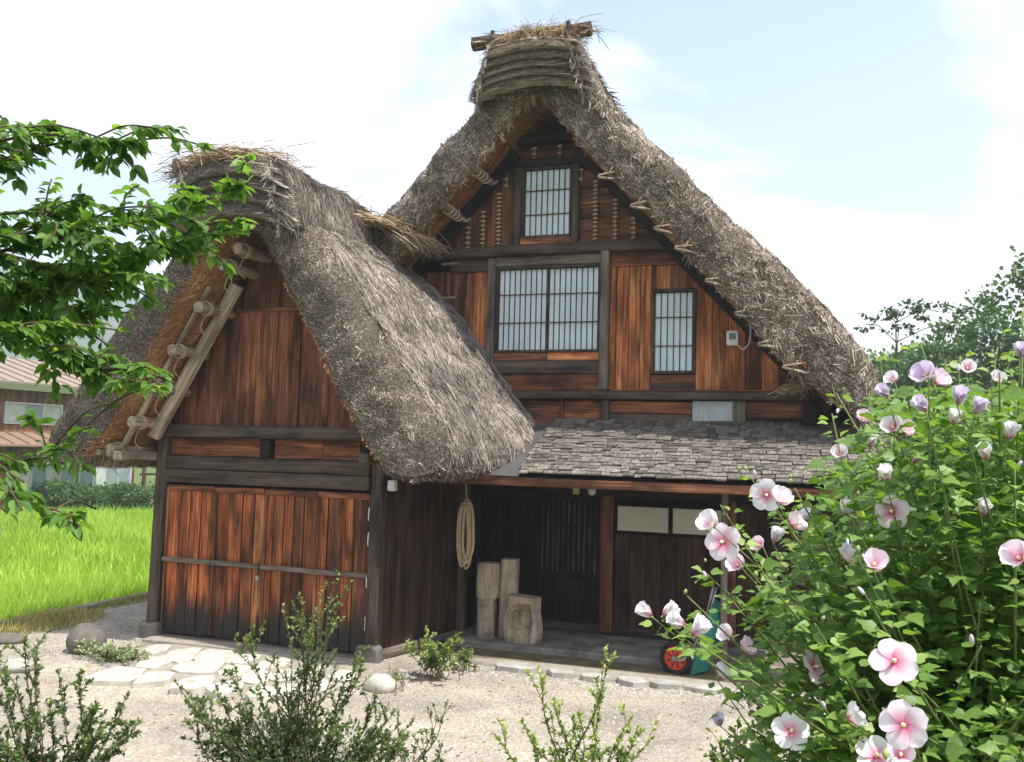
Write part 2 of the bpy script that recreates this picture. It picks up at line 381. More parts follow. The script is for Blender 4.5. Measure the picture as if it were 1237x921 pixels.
def ground_mat():
    m, nt, bs, out = newmat('gravel_ground')
    v = tex_coord(nt, (1, 1, 1), False)
    big = noise(nt, v, .8, 8, .7, .4); fine = noise(nt, v, 42, 6, .75)
    vo = nt.nodes.new('ShaderNodeTexVoronoi'); vo.inputs['Scale'].default_value = 46; lk(nt, v, vo.inputs['Vector'])
    c = ramp(nt, big, [(.34, (.22, .195, .165)), (.5, (.36, .315, .26)), (.64, (.47, .41, .335))])
    c = mixc(nt, .55, c, ramp(nt, vo.outputs['Color'], [(.1, .45), (.9, 1.25)]), 'MULTIPLY')
    c = mixc(nt, .5, c, ramp(nt, fine, [(.3, .55), (.7, 1.25)]), 'MULTIPLY')
    # grassy soil away from the yard (bank, verge, far land)
    sp = nt.nodes.new('ShaderNodeSeparateXYZ'); lk(nt, v, sp.inputs[0])
    at = nt.nodes.new('ShaderNodeAttribute'); at.attribute_name = 'var'
    gn = fmath(nt, 'ADD', at.outputs['Fac'], fmath(nt, 'MULTIPLY', fmath(nt, 'SUBTRACT', noise(nt, v, 2.2, 6, .7), .5), .9))
    g = ramp(nt, noise(nt, v, 9, 6, .7), [(.3, (.05, .075, .025)), (.7, (.13, .17, .05))])
    c = mixc(nt, ramp(nt, gn, [(.45, 0.0), (.6, 1.0)]), c, g)
    lk(nt, c, bs.inputs['Base Color']); bs.inputs['Roughness'].default_value = .95; bs.inputs['Specular IOR Level'].default_value = .1
    bump(nt, bs, fmath(nt, 'ADD', vo.outputs['Distance'], fine), .6, .02); return m
M['ground'] = ground_mat()
M['soil'] = simple('mossy_soil', (.15, .125, .075), .95, 0, 5, .6, .6, .1)
M['pebble'] = leaf_mat('gravel_pebbles', [(0, (.13, .12, .105)), (.5, (.26, .235, .20)), (1, (.38, .35, .305))], 0.0, .9, .1)
M['paddy'] = simple('paddy_floor', (.10, .19, .03), .9, 0, 6, .4)
M['hill'] = simple('wooded_hill', (.035, .07, .03), .95, 0, .05, .4, .6, .05)
def shingle_mat():
    m, nt, bs, out = newmat('weathered_wood_shingle')
    n = noise(nt, tex_coord(nt, (34, 34, 5)), 1, 7, .65, .4)
    c = ramp(nt, n, [(.28, (.055, .050, .045)), (.5, (.135, .122, .110)), (.72, (.24, .222, .20))])
    oi = nt.nodes.new('ShaderNodeObjectInfo'); at = nt.nodes.new('ShaderNodeAttribute'); at.attribute_name = 'var'
    f = fmath(nt, 'ADD', oi.outputs['Random'], at.outputs['Fac'])
    c = mixc(nt, 1.0, c, ramp(nt, f, [(0, (.5, .47, .44)), (.3, (.85, .81, .77)), (1, (1.3, 1.26, 1.22))]), 'MULTIPLY')
    lk(nt, c, bs.inputs['Base Color']); bs.inputs['Roughness'].default_value = .85; bump(nt, bs, n, .5, .005); return m
M['shingle'] = shingle_mat()
# ------------------------------------------------------------------ ground
def sst(a, b, x):
    t = min(1, max(0, (x-a)/(b-a))); return t*t*(3-2*t)
def gz(x, y):
    dd = -x*math.sin(yaw) + y*math.cos(yaw)
    z = 1.0*sst(6.6, 3.5, dd) if dd < 6.6 else 0
    lat = x*math.cos(yaw) + y*math.sin(yaw)
    z -= .40*sst(-10.55, -11.1, x)*sst(2, 6, y)
    return z
def axis_pts(lo, hi, step, far):
    a = list(np.arange(lo, hi+1e-6, step)); g = step; p = hi; q = lo; up, dn = [], []
    while p < far: g *= 1.35; p += g; up.append(p)
    g = step
    while q > -far: g *= 1.35; q -= g; dn.append(q)
    return dn[::-1] + a + up
gx, gy = axis_pts(-14, 6, .25, 1000), axis_pts(-3, 16, .25, 1000)
gv, ga = [], []
for y in gy:
    for x in gx:
        near = -16 < x < 8 and -5 < y < 18
        z = gz(x, y) + (mnoise.noise((x*.7, y*.7, 0))*.025 if near else 0)
        gv.append((x, y, z))
        dd = -x*math.sin(yaw)+y*math.cos(yaw)
        far = max(sst(13, 18, y), sst(2.5, 5, x), sst(6.2, 4.6, dd), sst(-9.5, -10.6, x)*.75)
        ga.append(far)
nx = len(gx)
gf = np.array([(j*nx+i, j*nx+i+1, (j+1)*nx+i+1, (j+1)*nx+i) for j in range(len(gy)-1) for i in range(nx-1)])
ground = obj('ground', mk_mesh('ground', np.array(gv), gf, M['ground'], True, ga)); tag(ground, kind='structure')

# blades, scattered as one mesh: base points, heights, lean
def blades(P, H, W, lean, var, tip_drop=.15):
    n = len(P); az = rng.uniform(0, 2*math.pi, n); la = rng.uniform(0, 2*math.pi, n)
    wv = np.stack([np.cos(az), np.sin(az), np.zeros(n)], 1)*W[:, None]/2
    ld = np.stack([np.cos(la), np.sin(la), np.zeros(n)], 1)*(lean*H*rng.uniform(.2, 1, n))[:, None]
    up = np.zeros((n, 3)); up[:, 2] = H
    a, b = P - wv, P + wv
    c, d = P + wv*.8 + ld*.35 + up*.6, P - wv*.8 + ld*.35 + up*.6
    t = P + ld + up*(1-tip_drop*rng.uniform(0, 1, n))[:, None]
    V = np.stack([a, b, c, d, t], 1).reshape(-1, 3)
    i = np.arange(n)*5
    F = np.concatenate([np.stack([i, i+1, i+2], 1), np.stack([i, i+2, i+3], 1), np.stack([i+3, i+2, i+4], 1)])
    return V, F, np.repeat(var, 5)

pv = [(-10.95, 4, -.33), (-10.95, 13.0, -.33), (-10.9, 40, -.33), (-60, 40, -.33), (-60, 4, -.33)]
tag(obj('rice_paddy', mk_mesh('rice_paddy', pv, [tuple(range(5))], M['paddy'])), kind='structure')
def paddy_pts(n, lo, hi):
    out = []
    while len(out) < n:
        d = math.sqrt(rng.uniform(lo*lo, hi*hi)); a = rng.uniform(R(30), R(72))     # left of +Y
        x, y = -d*math.sin(a), d*math.cos(a)
        if x < -11.0+.15*math.sin(y*3) and y > 5 and (-x*math.sin(yaw*0)+0) < 60 and (.61*-x+.79*y) < 35.5: out.append((x, y, -.33))
    return np.array(out)
P1 = paddy_pts(26000, 11, 18); P2 = paddy_pts(42000, 18, 37)
PP = np.concatenate([P1, P2]); n = len(PP)
patch = np.array([mnoise.noise((p[0]*.35, p[1]*.35, 3))+.5*mnoise.noise((p[0]*1.3, p[1]*1.3, 8)) for p in PP])
Vr, Fr, Ar = blades(PP, rng.uniform(.38, .62, n)*(1+.15*patch), np.where(np.arange(n) < len(P1), .018, .03)*rng.uniform(.7, 1.3, n), .45, np.clip(.5+.35*patch+rng.normal(0, .2, n), 0, 1))
tag(obj('rice_plants', mk_mesh('rice_plants', Vr, Fr, M['rice'], False, Ar)), 'bright green rice filling the paddy left of the barn', 'rice', kind='stuff')

# concrete rim of the paddy and dry verge
for k in range(6):
    y0 = 6.0+k*2.2
    o = board('paddy_kerb', (-10.62, y0+1.1, -.03), 2.19, .16, .14, M['concrete'], None, 'y', .006); tag(o, kind='structure')
def verge(name, cx, cy, rx, ry, n, h, label, mat='weed'):
    a = rng.uniform(0, 2*math.pi, n); r = np.sqrt(rng.uniform(0, 1, n))
    P = np.stack([cx+rx*r*np.cos(a), cy+ry*r*np.sin(a), np.zeros(n)], 1)
    for i in range(n): P[i, 2] = gz(P[i, 0], P[i, 1])-.02
    hh = rng.uniform(.4, 1, n)*h*(1.05-.6*r)
    V, F, A = blades(P, hh, rng.uniform(.006, .014, n), .8, np.clip(rng.normal(.5, .25, n), 0, 1), .4)
    o = obj(name, mk_mesh(name, V-np.array([cx, cy, 0]), F, M[mat], False, A), None, T(cx, cy, 0)); tag(o, label, 'grass', kind='stuff')
verge('verge_grass', -10.2, 10.1, .6, .9, 2600, .30, 'low yellow-green grass growing along the paddy rim')
verge('dry_grass', -10.35, 8.9, .55, .75, 2200, .26, 'reddish dry grass tuft beside the paddy rim')
verge('edge_grass', -10.5, 12.2, .22, 1.0, 900, .20, 'thin strip of grass on the paddy rim behind the barn')

# ------------------------------------------------------------------ paving and yard stones
def stone_geo(w, d, h, seed, n=9, rag=.18):
    rr = random.Random(seed); ring = []
    for k in range(n):
        a = 2*math.pi*(k+rr.uniform(-.25, .25))/n; s = 1+rr.uniform(-rag, rag)
        ca, sa = math.cos(a), math.sin(a); e = .72
        ring.append((math.copysign(abs(ca)**e, ca)*w/2*s, math.copysign(abs(sa)**e, sa)*d/2*s))
    v = [(x, y, -.06) for x, y in ring] + [(x, y, h*.7) for x, y in ring] + [(x*.9, y*.9, h+rr.uniform(-.004, .004)) for x, y in ring] + [(0, 0, h+.006)]
    f = []
    for k in range(n):
        j = (k+1) % n
        f += [(k, j, n+j, n+k), (n+k, n+j, 2*n+j, 2*n+k), (2*n+k, 2*n+j, 3*n)]
    return v, f
pav_v, pav_f = stone_geo(3.1, 1.65, .018, 5, 16, .05)
paving = obj('stone_paving', mk_mesh('stone_paving', pav_v, pav_f, M['mortar'], True), None, T(-6.55, 9.1, .012)); tag(paving, kind='structure')
sp_list = [(190,786,24,10),(221,793,34,16),(258,794,40,15),(290,798,40,13),(189,801,32,15),(239,808,52,14),(290,812,46,13),(141,817,54,17),
           (187,820,36,14),(236,827,42,15),(273,832,36,15),(309,820,38,14),(330,803,34,12),(345,818,36,13),(378,812,36,13),(385,830,34,13),(350,836,36,14),(415,818,30,12),(318,838,36,13)]
for i, (px, py, w, h) in enumerate(sp_list):
    c = onplane(px, py, 2, .03); d = math.hypot(c.x, c.y)
    ww = w*d/FPX*1.0; a = onplane(px, py-h/2, 2, 0); b = onplane(px, py+h/2, 2, 0); dd = (a-b).length*1.0
    v, f = stone_geo(ww, dd, .035, 100+i)
    obj('paving_stone', mk_mesh('paving_stone', v, f, M['stone_white'], False), paving, T(c.x, c.y, .025) @ Matrix.Rotation(R(19)+random.uniform(-.15, .15), 4, 'Z'))

soil = obj('entrance_soil', mk_mesh('entrance_soil', *stone_geo(5.2, 1.1, .02, 9, 20, .03), M['soil'], True), None, T(-2.3, 10.93, .012)); tag(soil, kind='structure')
drip = obj('drip_edge', mk_mesh('drip_edge', *stone_geo(5.0, .34, .012, 12, 20, .03), M['mortar'], True), None, T(-1.7, 10.48, .03)); tag(drip, kind='structure')
for i, (px, py, w, h) in enumerate([(626,805,60,11),(678,812,38,12),(719,816,44,11),(763,821,42,11),(807,825,46,12),(853,831,46,12),(900,838,46,12),(948,845,46,12),(1000,852,50,12)]):
    c = onplane(px, py, 2, .05); d = math.hypot(c.x, c.y); ww = w*d/FPX
    v, f = stone_geo(ww*random.uniform(.78, .95), random.uniform(.16, .28), random.uniform(.018, .036), 200+i, 9, .2)
    obj('drip_stone', mk_mesh('drip_stone', v, f, M['stone_drip']), drip, T(c.x, c.y, .035) @ Matrix.Rotation(random.uniform(-.1, .1), 4, 'Z'))

def pebbles(name, n, box, size, label):
    x = rng.uniform(box[0], box[1], n); y = rng.uniform(box[2], box[3], n)
    s = size*rng.uniform(.5, 1.4, n)
    base = np.array([(1, 0, 0), (.3, .9, 0), (-.8, .6, 0), (-.7, -.7, 0), (.4, -.9, 0), (.1, .05, .75)])
    F0 = np.array([(0, 1, 5), (1, 2, 5), (2, 3, 5), (3, 4, 5), (4, 0, 5)])
    ang = rng.uniform(0, 6.28, n); V = np.zeros((n, 6, 3))
    for k in range(6):
        bx, by, bz = base[k]; sx = s*rng.uniform(.75, 1.25, n); 
        V[:, k, 0] = x+(bx*np.cos(ang)-by*np.sin(ang))*sx; V[:, k, 1] = y+(bx*np.sin(ang)+by*np.cos(ang))*sx
        V[:, k, 2] = bz*s
    for i in range(n): V[i, :, 2] += gz(x[i], y[i]) - .003 + mnoise.noise((x[i]*.7, y[i]*.7, 0))*.025
    F = (F0[None] + (np.arange(n)*6)[:, None, None]).reshape(-1, 3)
    tag(obj(name, mk_mesh(name, V.reshape(-1, 3), F, M['pebble'], False, np.repeat(np.clip(rng.normal(.5, .25, n), 0, 1), 6))), label, 'gravel', kind='stuff')
pebbles('yard_gravel', 16000, (-9.5, 1.5, 6.6, 10.4), .014, 'loose pale gravel strewn over the yard')
pebbles('drip_gravel', 3500, (-4.3, .8, 9.9, 10.42), .02, 'coarser gravel along the drip stones')
pebbles('path_gravel', 4000, (-10.4, -8.4, 7.5, 13), .018, 'grey gravel on the path beside the paddy')

def litter(name, n, box, mat, label):
    x = rng.uniform(box[0], box[1], n); y = rng.uniform(box[2], box[3], n); a = rng.uniform(0, 6.28, n); s_ = rng.uniform(.012, .035, n)
    t = np.array([(1, 0, .0), (0, .4, .25), (-1, 0, .1), (0, -.4, .2)]); V = np.zeros((n, 4, 3))
    for k in range(4):
        V[:, k, 0] = x+(t[k, 0]*np.cos(a)-t[k, 1]*np.sin(a))*s_; V[:, k, 1] = y+(t[k, 0]*np.sin(a)+t[k, 1]*np.cos(a))*s_; V[:, k, 2] = t[k, 2]*s_
    for i in range(n): V[i, :, 2] += gz(x[i], y[i])+.004+mnoise.noise((x[i]*.7, y[i]*.7, 0))*.025
    tag(obj(name, mk_mesh(name, V.reshape(-1, 3), np.arange(n*4).reshape(-1, 4), M[mat], False, np.repeat(rng.uniform(0, 1, n), 4))), label, 'litter', kind='stuff')
litter('leaf_litter', 420, (-9, 1.5, 6.8, 10.4), 'weed', 'dry fallen leaves scattered over the gravel yard')
def boulder(name, c, rx, ry, rz, mat, label, seed, tiltm=None):
    g = Geo(); nu, nv_ = 16, 10; v = []
    for j in range(nv_+1):
        ph = math.pi*j/nv_
        for i in range(nu):
            th = 2*math.pi*i/nu
            p = Vector((math.sin(ph)*math.cos(th), math.sin(ph)*math.sin(th), math.cos(ph)))
            q = 1+.16*mnoise.noise(p*1.3+Vector((seed, 0, 0)))+.05*mnoise.noise(p*4+Vector((seed, 3, 0)))
            v.append((p.x*rx*q, p.y*ry*q, p.z*rz*q))
    f = [(j*nu+i, (j+1)*nu+i, (j+1)*nu+(i+1) % nu, j*nu+(i+1) % nu) for j in range(nv_) for i in range(nu)]
    o = obj(name, mk_mesh(name, v, f, mat, True), None, T(c) @ (tiltm or Matrix.Identity(4)))
    return tag(o, label, 'rock')
boulder('boulder', onplane(104, 774, 2, .14), .24, .19, .20, M['stone_grey'], 'smooth dark grey boulder on the gravel beside the barn post', 1, Matrix.Rotation(.35, 4, 'Y'))
boulder('white_rock', onplane(459, 827, 2, .07), .17, .13, .11, M['stone_white'], 'rounded white rock in front of the barn corner', 5)
boulder('small_rock', onplane(486, 816, 2, .04), .09, .08, .06, M['stone_drip'], 'small grey stone next to the weeds by the barn wall', 8)
boulder('flat_rock', onplane(8, 772, 2, .03), .28, .2, .07, M['stone_grey'], 'low flat brownish rock at the verge grass', 11)
boulder('garden_rock', onplane(22, 805, 2, .04), .2, .16, .08, M['stone_drip'], 'half-buried pale rock behind the shrubs near the verge', 14)

# ------------------------------------------------------------------ thatch
def resample(pts, n):
    P = np.array(pts, float); s = np.r_[0, np.cumsum(np.hypot(*np.diff(P, axis=0).T))]; t = np.linspace(0, s[-1], n)
    # smooth: catmull through linear params
    x = np.interp(t, s, P[:, 0]); z = np.interp(t, s, P[:, 1])
    k = np.array([1, 2, 1.])/4
    xp = np.convolve(np.pad(x, 1, 'edge'), k, 'valid'); zp = np.convolve(np.pad(z, 1, 'edge'), k, 'valid')
    xp[0], zp[0], xp[-1], zp[-1] = x[0], z[0], x[-1], z[-1]
    return np.stack([xp, zp], 1)
def thatch_roof(name, cx, outer, inner, y0, y1, ny, nh, mats, parent, xshift=None, flare=0.0, amp=.05, seed=0, nose=.22, sag=None):
    """slab arch; outer / inner are (half width, z) lists from ridge to eave"""
    O = resample(outer, nh); I = resample(inner, nh)
    O = np.concatenate([(O*[-1, 1])[::-1], O[1:]]); I = np.concatenate([(I*[-1, 1])[::-1], I[1:]])
    n = len(O); ys = np.linspace(y0, y1, ny); nt = 9; ts = np.linspace(0, 1, nt)
    V = []; F = []; mi = []; N = []
    def pos(i, t, y):
        k = max(0, 1-(y-y0)/.7)
        o = O[i].copy(); q = I[i].copy()
        fl_ = flare if not isinstance(flare, tuple) else flare[0] if q[0] < 0 else flare[1]
        q[0] += math.copysign(fl_*k*k, q[0]) if abs(q[0]) > .15 else 0
        if i in (0, n-1): pass
        p = o*(1-t)+q*t
        if i < 3 or i > n-4:                                    # rounded eave
            e = (3-i) if i < 3 else (i-(n-4)); 
            p[1] -= .035*e*(1-abs(2*t-1)**2)
        x = cx+p[0]; z = p[1]
        if xshift: x += xshift(p[0], y)*(1-t)
        if sag: z += sag(y)*(1-t)
        return Vector((x, y, z))
    def lump(p, a):
        s = Vector((seed, 0, 0))
        return a*(mnoise.noise(p*1.7+s)+.6*mnoise.noise(p*4.3+s)+.35*mnoise.noise(p*9+s))
    def grid(na, nb, fn, mat, flip=False):
        b0 = len(V)
        for a in range(na):
            for b in range(nb): V.append(fn(a, b))
        for a in range(na-1):
            for b in range(nb-1):
                q = (b0+a*nb+b, b0+a*nb+b+1, b0+(a+1)*nb+b+1, b0+(a+1)*nb+b)
                F.append(q[::-1] if flip else q); mi.append(mat)
    def lm(p, i, a, sgn=1):
        w = 1
        d = Vector((p.x-cx, 0, .9)).normalized()
        return p + d*lump(p, a)*sgn
    def ynose(t): return nose*(abs(2*t-1)**2.4)*(1 if t < .5 else .25)
    # outer top: starts at y0+ynose(0)
    grid(n, ny, lambda i, j: lm(pos(i, 0, max(ys[j], 0) if j else y0), i, amp) + Vector((0, ynose(0)*(1-j/(ny-1)), 0)), 0)
    grid(n, ny, lambda i, j: lm(pos(i, 1, ys[j]), i, amp*.35) + Vector((0, ynose(1)*(1-j/(ny-1)), 0)), 1, True)
    def fr(i, k):
        t = ts[k]; p = pos(i, t, y0); a = amp*(1-.65*t)
        q = lm(p, i, a); q.y += ynose(t) - (lump(p*1.3+Vector((9, 4, 1)), amp*1.5) if 0 < k < nt-1 else 0); return q
    grid(n, nt, fr, 2, True)
    for i0, fl in ((0, False), (n-1, True)):
        def ev(k, j):
            t = ts[k]; p = pos(i0, t, ys[j]); q = lm(p, i0, amp*(1-.65*t)); q.y += ynose(t)*(1-j/(ny-1)); return q
        grid(nt, ny, ev, 2, fl)
    grid(n, 2, lambda i, k: lm(pos(i, k, y1), i, amp*(1-.65*k)), 0)
    o = obj(name, mk_mesh(name, [tuple(v) for v in V], F, mats, True, None, mi), parent)
    return o
def straws(src, name, parent, mat, sel, dens, L, W, lift=(.05, .35), jit=.35, down=(0, 0, -1), seed=0, bright=0.0, spread=.22, tuft=1, tr=.03):
    """thin straw blades growing out of the faces of src chosen by sel(centre, normal, material)"""
    me = src.data; r = np.random.default_rng(seed); tri = []; nr = []
    off = np.array(WM[src].translation)
    for p in me.polygons:
        if not sel(p.center, p.normal, p.material_index): continue
        vs_ = [np.array(me.vertices[i].co) for i in p.vertices]
        for k in range(1, len(vs_)-1): tri.append((vs_[0], vs_[k], vs_[k+1])); nr.append(np.array(p.normal))
    tri = np.array(tri); nr = np.array(nr)
    ar = np.linalg.norm(np.cross(tri[:, 1]-tri[:, 0], tri[:, 2]-tri[:, 0]), axis=1)/2
    nb = max(1, int(ar.sum()*dens/tuft)); n = nb*tuft; idx = np.repeat(r.choice(len(tri), nb, p=ar/ar.sum()), tuft)
    a, b = np.repeat(r.random(nb), tuft), np.repeat(r.random(nb), tuft); fl = a+b > 1; a[fl] = 1-a[fl]; b[fl] = 1-b[fl]
    P = tri[idx, 0] + (tri[idx, 1]-tri[idx, 0])*a[:, None] + (tri[idx, 2]-tri[idx, 0])*b[:, None]
    N = nr[idx]
    if tuft > 1: q_ = r.normal(0, tr, (n, 3)); P = P + q_ - N*(q_*N).sum(1)[:, None]
    g = np.array(down(P) if callable(down) else np.tile(np.array(down, float), (n, 1)))
    sw = np.array([(mnoise.noise(Vector(p)*3.1), mnoise.noise(Vector(p)*3.1+Vector((7, 0, 0))), mnoise.noise(Vector(p)*3.1+Vector((0, 7, 0)))) for p in P])
    g = g + r.normal(0, jit, (n, 3)) + sw*jit*1.6
    if tuft > 1: g = g + np.repeat(r.normal(0, jit*1.3, (nb, 3)), tuft, 0)
    D = g - N*(g*N).sum(1)[:, None]; D /= np.linalg.norm(D, axis=1)[:, None]+1e-9
    el = (np.repeat(r.uniform(lift[0], lift[1], nb), tuft)+r.normal(0, .08, n)*(tuft > 1))[:, None]
    ln = L*r.uniform(.5, 1.4, n)[:, None]; w = (W*r.uniform(.5, 1.5, n))[:, None]
    S = np.cross(D, N); S = S + N*r.normal(0, .5, (n, 1))
    S /= np.linalg.norm(S, axis=1)[:, None]
    P0 = P - D*ln*.35 - N*.004
    tip = P0 + D*ln*np.cos(el) + N*ln*np.sin(el)
    V = np.stack([P0-S*w/2, P0+S*w/2, tip+S*w*.25, tip-S*w*.25], 1).reshape(-1, 3)
    i = np.arange(n)*4; F = np.stack([i, i+1, i+2, i+3], 1)
    pt = np.array([mnoise.noise(Vector(p)*1.6)+.7*mnoise.noise(Vector(p)*4.0+Vector((5, 0, 0))) for p in P])
    var = np.clip(.42+bright+.3*pt+r.normal(0, spread, n)+(np.repeat(r.normal(0, .2, nb), tuft) if tuft > 1 else 0), 0, 1)
    o = obj(name, mk_mesh(name, V, F, mat, False, np.repeat(var, 4)), parent, WM[src].copy()); o['kind'] = 'stuff'
    return o
def loose_straw(name, parent, c, size, n, mat, L=.35, W=.008, dirs=(1, .25, .1), seed=0, droop=.3, aim=None):
    r = np.random.default_rng(seed)
    P = np.array(c)+r.normal(0, 1, (n, 3))*np.array(size)*.5
    D = r.normal(0, 1, (n, 3))*np.array(dirs)
    if aim is not None: D = D*.35+np.array(aim)
    D /= np.linalg.norm(D, axis=1)[:, None]
    ln = L*r.uniform(.4, 1.4, n)[:, None]; S = np.cross(D, r.normal(0, 1, (n, 3))); S /= np.linalg.norm(S, axis=1)[:, None]; S *= W/2
    q0, q1, q2 = P-D*ln*.5, P, P+D*ln*.5
    dz = r.uniform(0, droop, n)*ln[:, 0]
    q0[:, 2] -= dz*r.uniform(.3, 1, n); q2[:, 2] -= dz
    V = np.stack([q0-S, q0+S, q1+S, q1-S, q2+S*.6, q2-S*.6], 1).reshape(-1, 3); i = np.arange(n)*6
    F = np.concatenate([np.stack([i, i+1, i+2, i+3], 1), np.stack([i+3, i+2, i+4, i+5], 1)])
    o = obj(name, mk_mesh(name, V, F, mat, False, np.repeat(np.clip(r.normal(.5, .25, n), 0, 1), 6)), parent); o['kind'] = 'stuff'; return o
# ------------------------------------------------------------------ barn
BC, BF = -6.70, 9.95
barn = thing('thatched_barn', (BC, BF, 0), 'small thatched barn with red-brown double plank doors standing before the farmhouse', 'barn')
def frame_geo(x0, x1, z0, z1, y, w, t):
    g = Geo()
    for (cx_, cz_, ww, hh) in ((x0+w/2, (z0+z1)/2, w, z1-z0), (x1-w/2, (z0+z1)/2, w, z1-z0), ((x0+x1)/2, z1-w/2, x1-x0-2*w, w), ((x0+x1)/2, z0+w/2, x1-x0-2*w, w)):
        v, f = board_geo(ww, t, hh, .006)
        g.add([(a+cx_, b+y, c+cz_) for a, b, c in v], f)
    return g
# posts (slightly leaning like the old frame) and footing stones
for x, l in ((-8.28, 2.78), (-5.10, 2.78)):
    board('post', (x, BF+.02, l/2), l, .16, .16, M['dark'], barn, tilt(.01), .004)
    board('footing', (x-.02, BF-.03, .06), .30, .30, .16, M['stone_grey'], barn, 'x', .012, .03)
board('tie_beam', (BC, BF-.03, 2.70), 3.62, .16, .17, M['dark'], barn, 'x', .006)
board('lintel', (BC, BF-.01, 2.29), 3.0, .165, .10, M['dark'], barn, 'x', .004)
board('lintel', (BC, BF-.005, 2.115), 3.0, .17, .11, M['dark'], barn, 'x', .004)
board('sill', (BC, BF-.02, .03), 3.05, .07, .16, M['grey'], barn, 'x', .004)
board('threshold', (BC, BF-.18, .022), 3.0, .06, .26, M['mortar'], barn, 'x', .006)
for (xa, xb) in ((-8.19, -6.78), (-6.60, -5.9), (-5.9, -5.19)):
    board('wall_board', ((xa+xb)/2, BF+.05, 2.50), xb-xa-.006, .24, .04, M['redbrown'], barn, 'x')
board('short_post', (-6.69, BF, 2.49), .26, .14, .12, M['black'], barn)
board('bracket', (-5.24, BF-.06, 2.56), .16, .13, .16, M['black'], barn)
# doors: four leaves
leaf_x = np.linspace(-8.19, -5.19, 5)
for k in range(4):
    xa, xb = leaf_x[k]+.006, leaf_x[k+1]-.006
    door = board('door', ((xa+xb)/2, BF+.05, 1.03), 1.92, xb-xa, .02, M['black'], barn)
    n = 4 if k != 2 else 5; e = np.cumsum([random.uniform(.75, 1.25) for _ in range(n)]); e = np.r_[0, e/e[-1]]*(xb-xa)+xa
    for q in range(n):
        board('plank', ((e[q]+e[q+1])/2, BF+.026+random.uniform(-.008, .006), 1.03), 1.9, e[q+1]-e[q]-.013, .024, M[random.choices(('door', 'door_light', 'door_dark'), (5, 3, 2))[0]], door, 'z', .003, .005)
    board('top_rail', ((xa+xb)/2, BF+.004, 1.955), xb-xa, .075, .03, M['redbrown'], door, 'x', .002)
    board('stile', (xa+.02, BF+.002, 1.03), 1.84, .035, .03, M['brown'], door, 'z', .002)
    board('bar', ((xa+xb)/2, BF-.018, 1.02-(k-1.5)*.004), xb-xa+.008, .06, .045, M['grey'], door, 'x', .003)
    if k == 1:
        g = Geo(); g.add(*tube_geo(catmull([(-6.70, BF-.05, 1.09), (-6.69, BF-.06, 1.0), (-6.70, BF-.06, .93)], 4), .007, 6)); g.obj('chain', M['iron'], door)
        board('padlock', (-6.70, BF-.065, .885), .055, .045, .022, M['steel'], door)
for z in (1.75, 1.45, .95, .45): board('paper_strip', (-5.193, BF-.035, z), .16, .012, .004, M['white_box'], barn)
# gable boards
def barn_in(hw): return np.interp(hw, [0, .39, .98, 1.57, 2.0], [5.42, 4.77, 3.8, 2.76, 2.0])
xs = [-8.25, -8.02, -7.83, -7.62, -7.42, -7.22]
for a, b in zip(xs[:-1], xs[1:]):
    t_ = barn_in(min(abs(a-BC), abs(b-BC)))+.12; board('gable_board', ((a+b)/2, BF+.06, (2.74+t_)/2), t_-2.74, b-a-.004, .03, M['brown'], barn, 'z', .003)
xs = [-6.28, -6.05, -5.86, -5.64, -5.42, -5.16]
for a, b in zip(xs[:-1], xs[1:]):
    t_ = barn_in(min(abs(a-BC), abs(b-BC)))+.12; board('gable_board', ((a+b)/2, BF+.06, (2.74+t_)/2), t_-2.74, b-a-.004, .03, M['brown'], barn, 'z', .003)
hatch = board('hatch', (-6.75, BF+.07, 3.52), 1.50, .94, .03, M['black'], barn)
for a, b in ((-7.215, -6.93), (-6.93, -6.63), (-6.63, -6.285)):
    board('plank', ((a+b)/2, BF+.045, 3.51), 1.50, b-a-.006, .03, M['redbrown'], hatch, 'z', .003)
board('hatch_rail', (-6.75, BF+.03, 4.28), .98, .05, .04, M['brown'], hatch, 'x')
for a, b in ((-7.2, -6.9), (-6.9, -6.6), (-6.6, -6.3)):
    board('gable_board', ((a+b)/2, BF+.065, 4.85), 1.1, b-a-.004, .03, M['brown'], barn, 'z', .003)
# rake trim boards under the roof line
for s in (-1, 1):
    a = math.atan2(1.18, 2.01)
    board('rake_board', (BC+s*1.02, BF-.02, 3.72), 2.5, .14, .05, M['black'], barn, tilt(-s*a), .006)
# right side wall, running back to the farmhouse
p0, p1 = Vector((-5.06, 10.05, 0)), Vector((-4.70, 11.62, 0)); dv = p1-p0; wa = math.atan2(dv.y, dv.x)
e = np.linspace(0, 1, 9)
for k in range(8):
    q = p0 + dv*((e[k]+e[k+1])/2)
    board('side_board', (q.x+random.uniform(-.006, .006), q.y, 1.30), 2.42, dv.length/8-.006, .03, M['shaded_brown'], barn, Matrix.Rotation(wa, 4, 'Z'), .003)
board('side_sill', (p0+dv/2+Vector((.01, 0, .07))), dv.length, .10, .12, M['grey'], barn, Matrix.Rotation(wa-R(90), 4, 'Z') @ RX['y'])
board('side_rail', (p0+dv/2+Vector((.02, 0, 2.35))), dv.length, .14, .10, M['black'], barn, Matrix.Rotation(wa-R(90), 4, 'Z') @ RX['y'])
board('side_post', (-4.66, 11.66, 1.25), 2.5, .14, .14, M['dark'], barn)
board('white_fitting', (-4.93, 9.99, 2.10), .13, .10, .09, M['white_box'], barn)
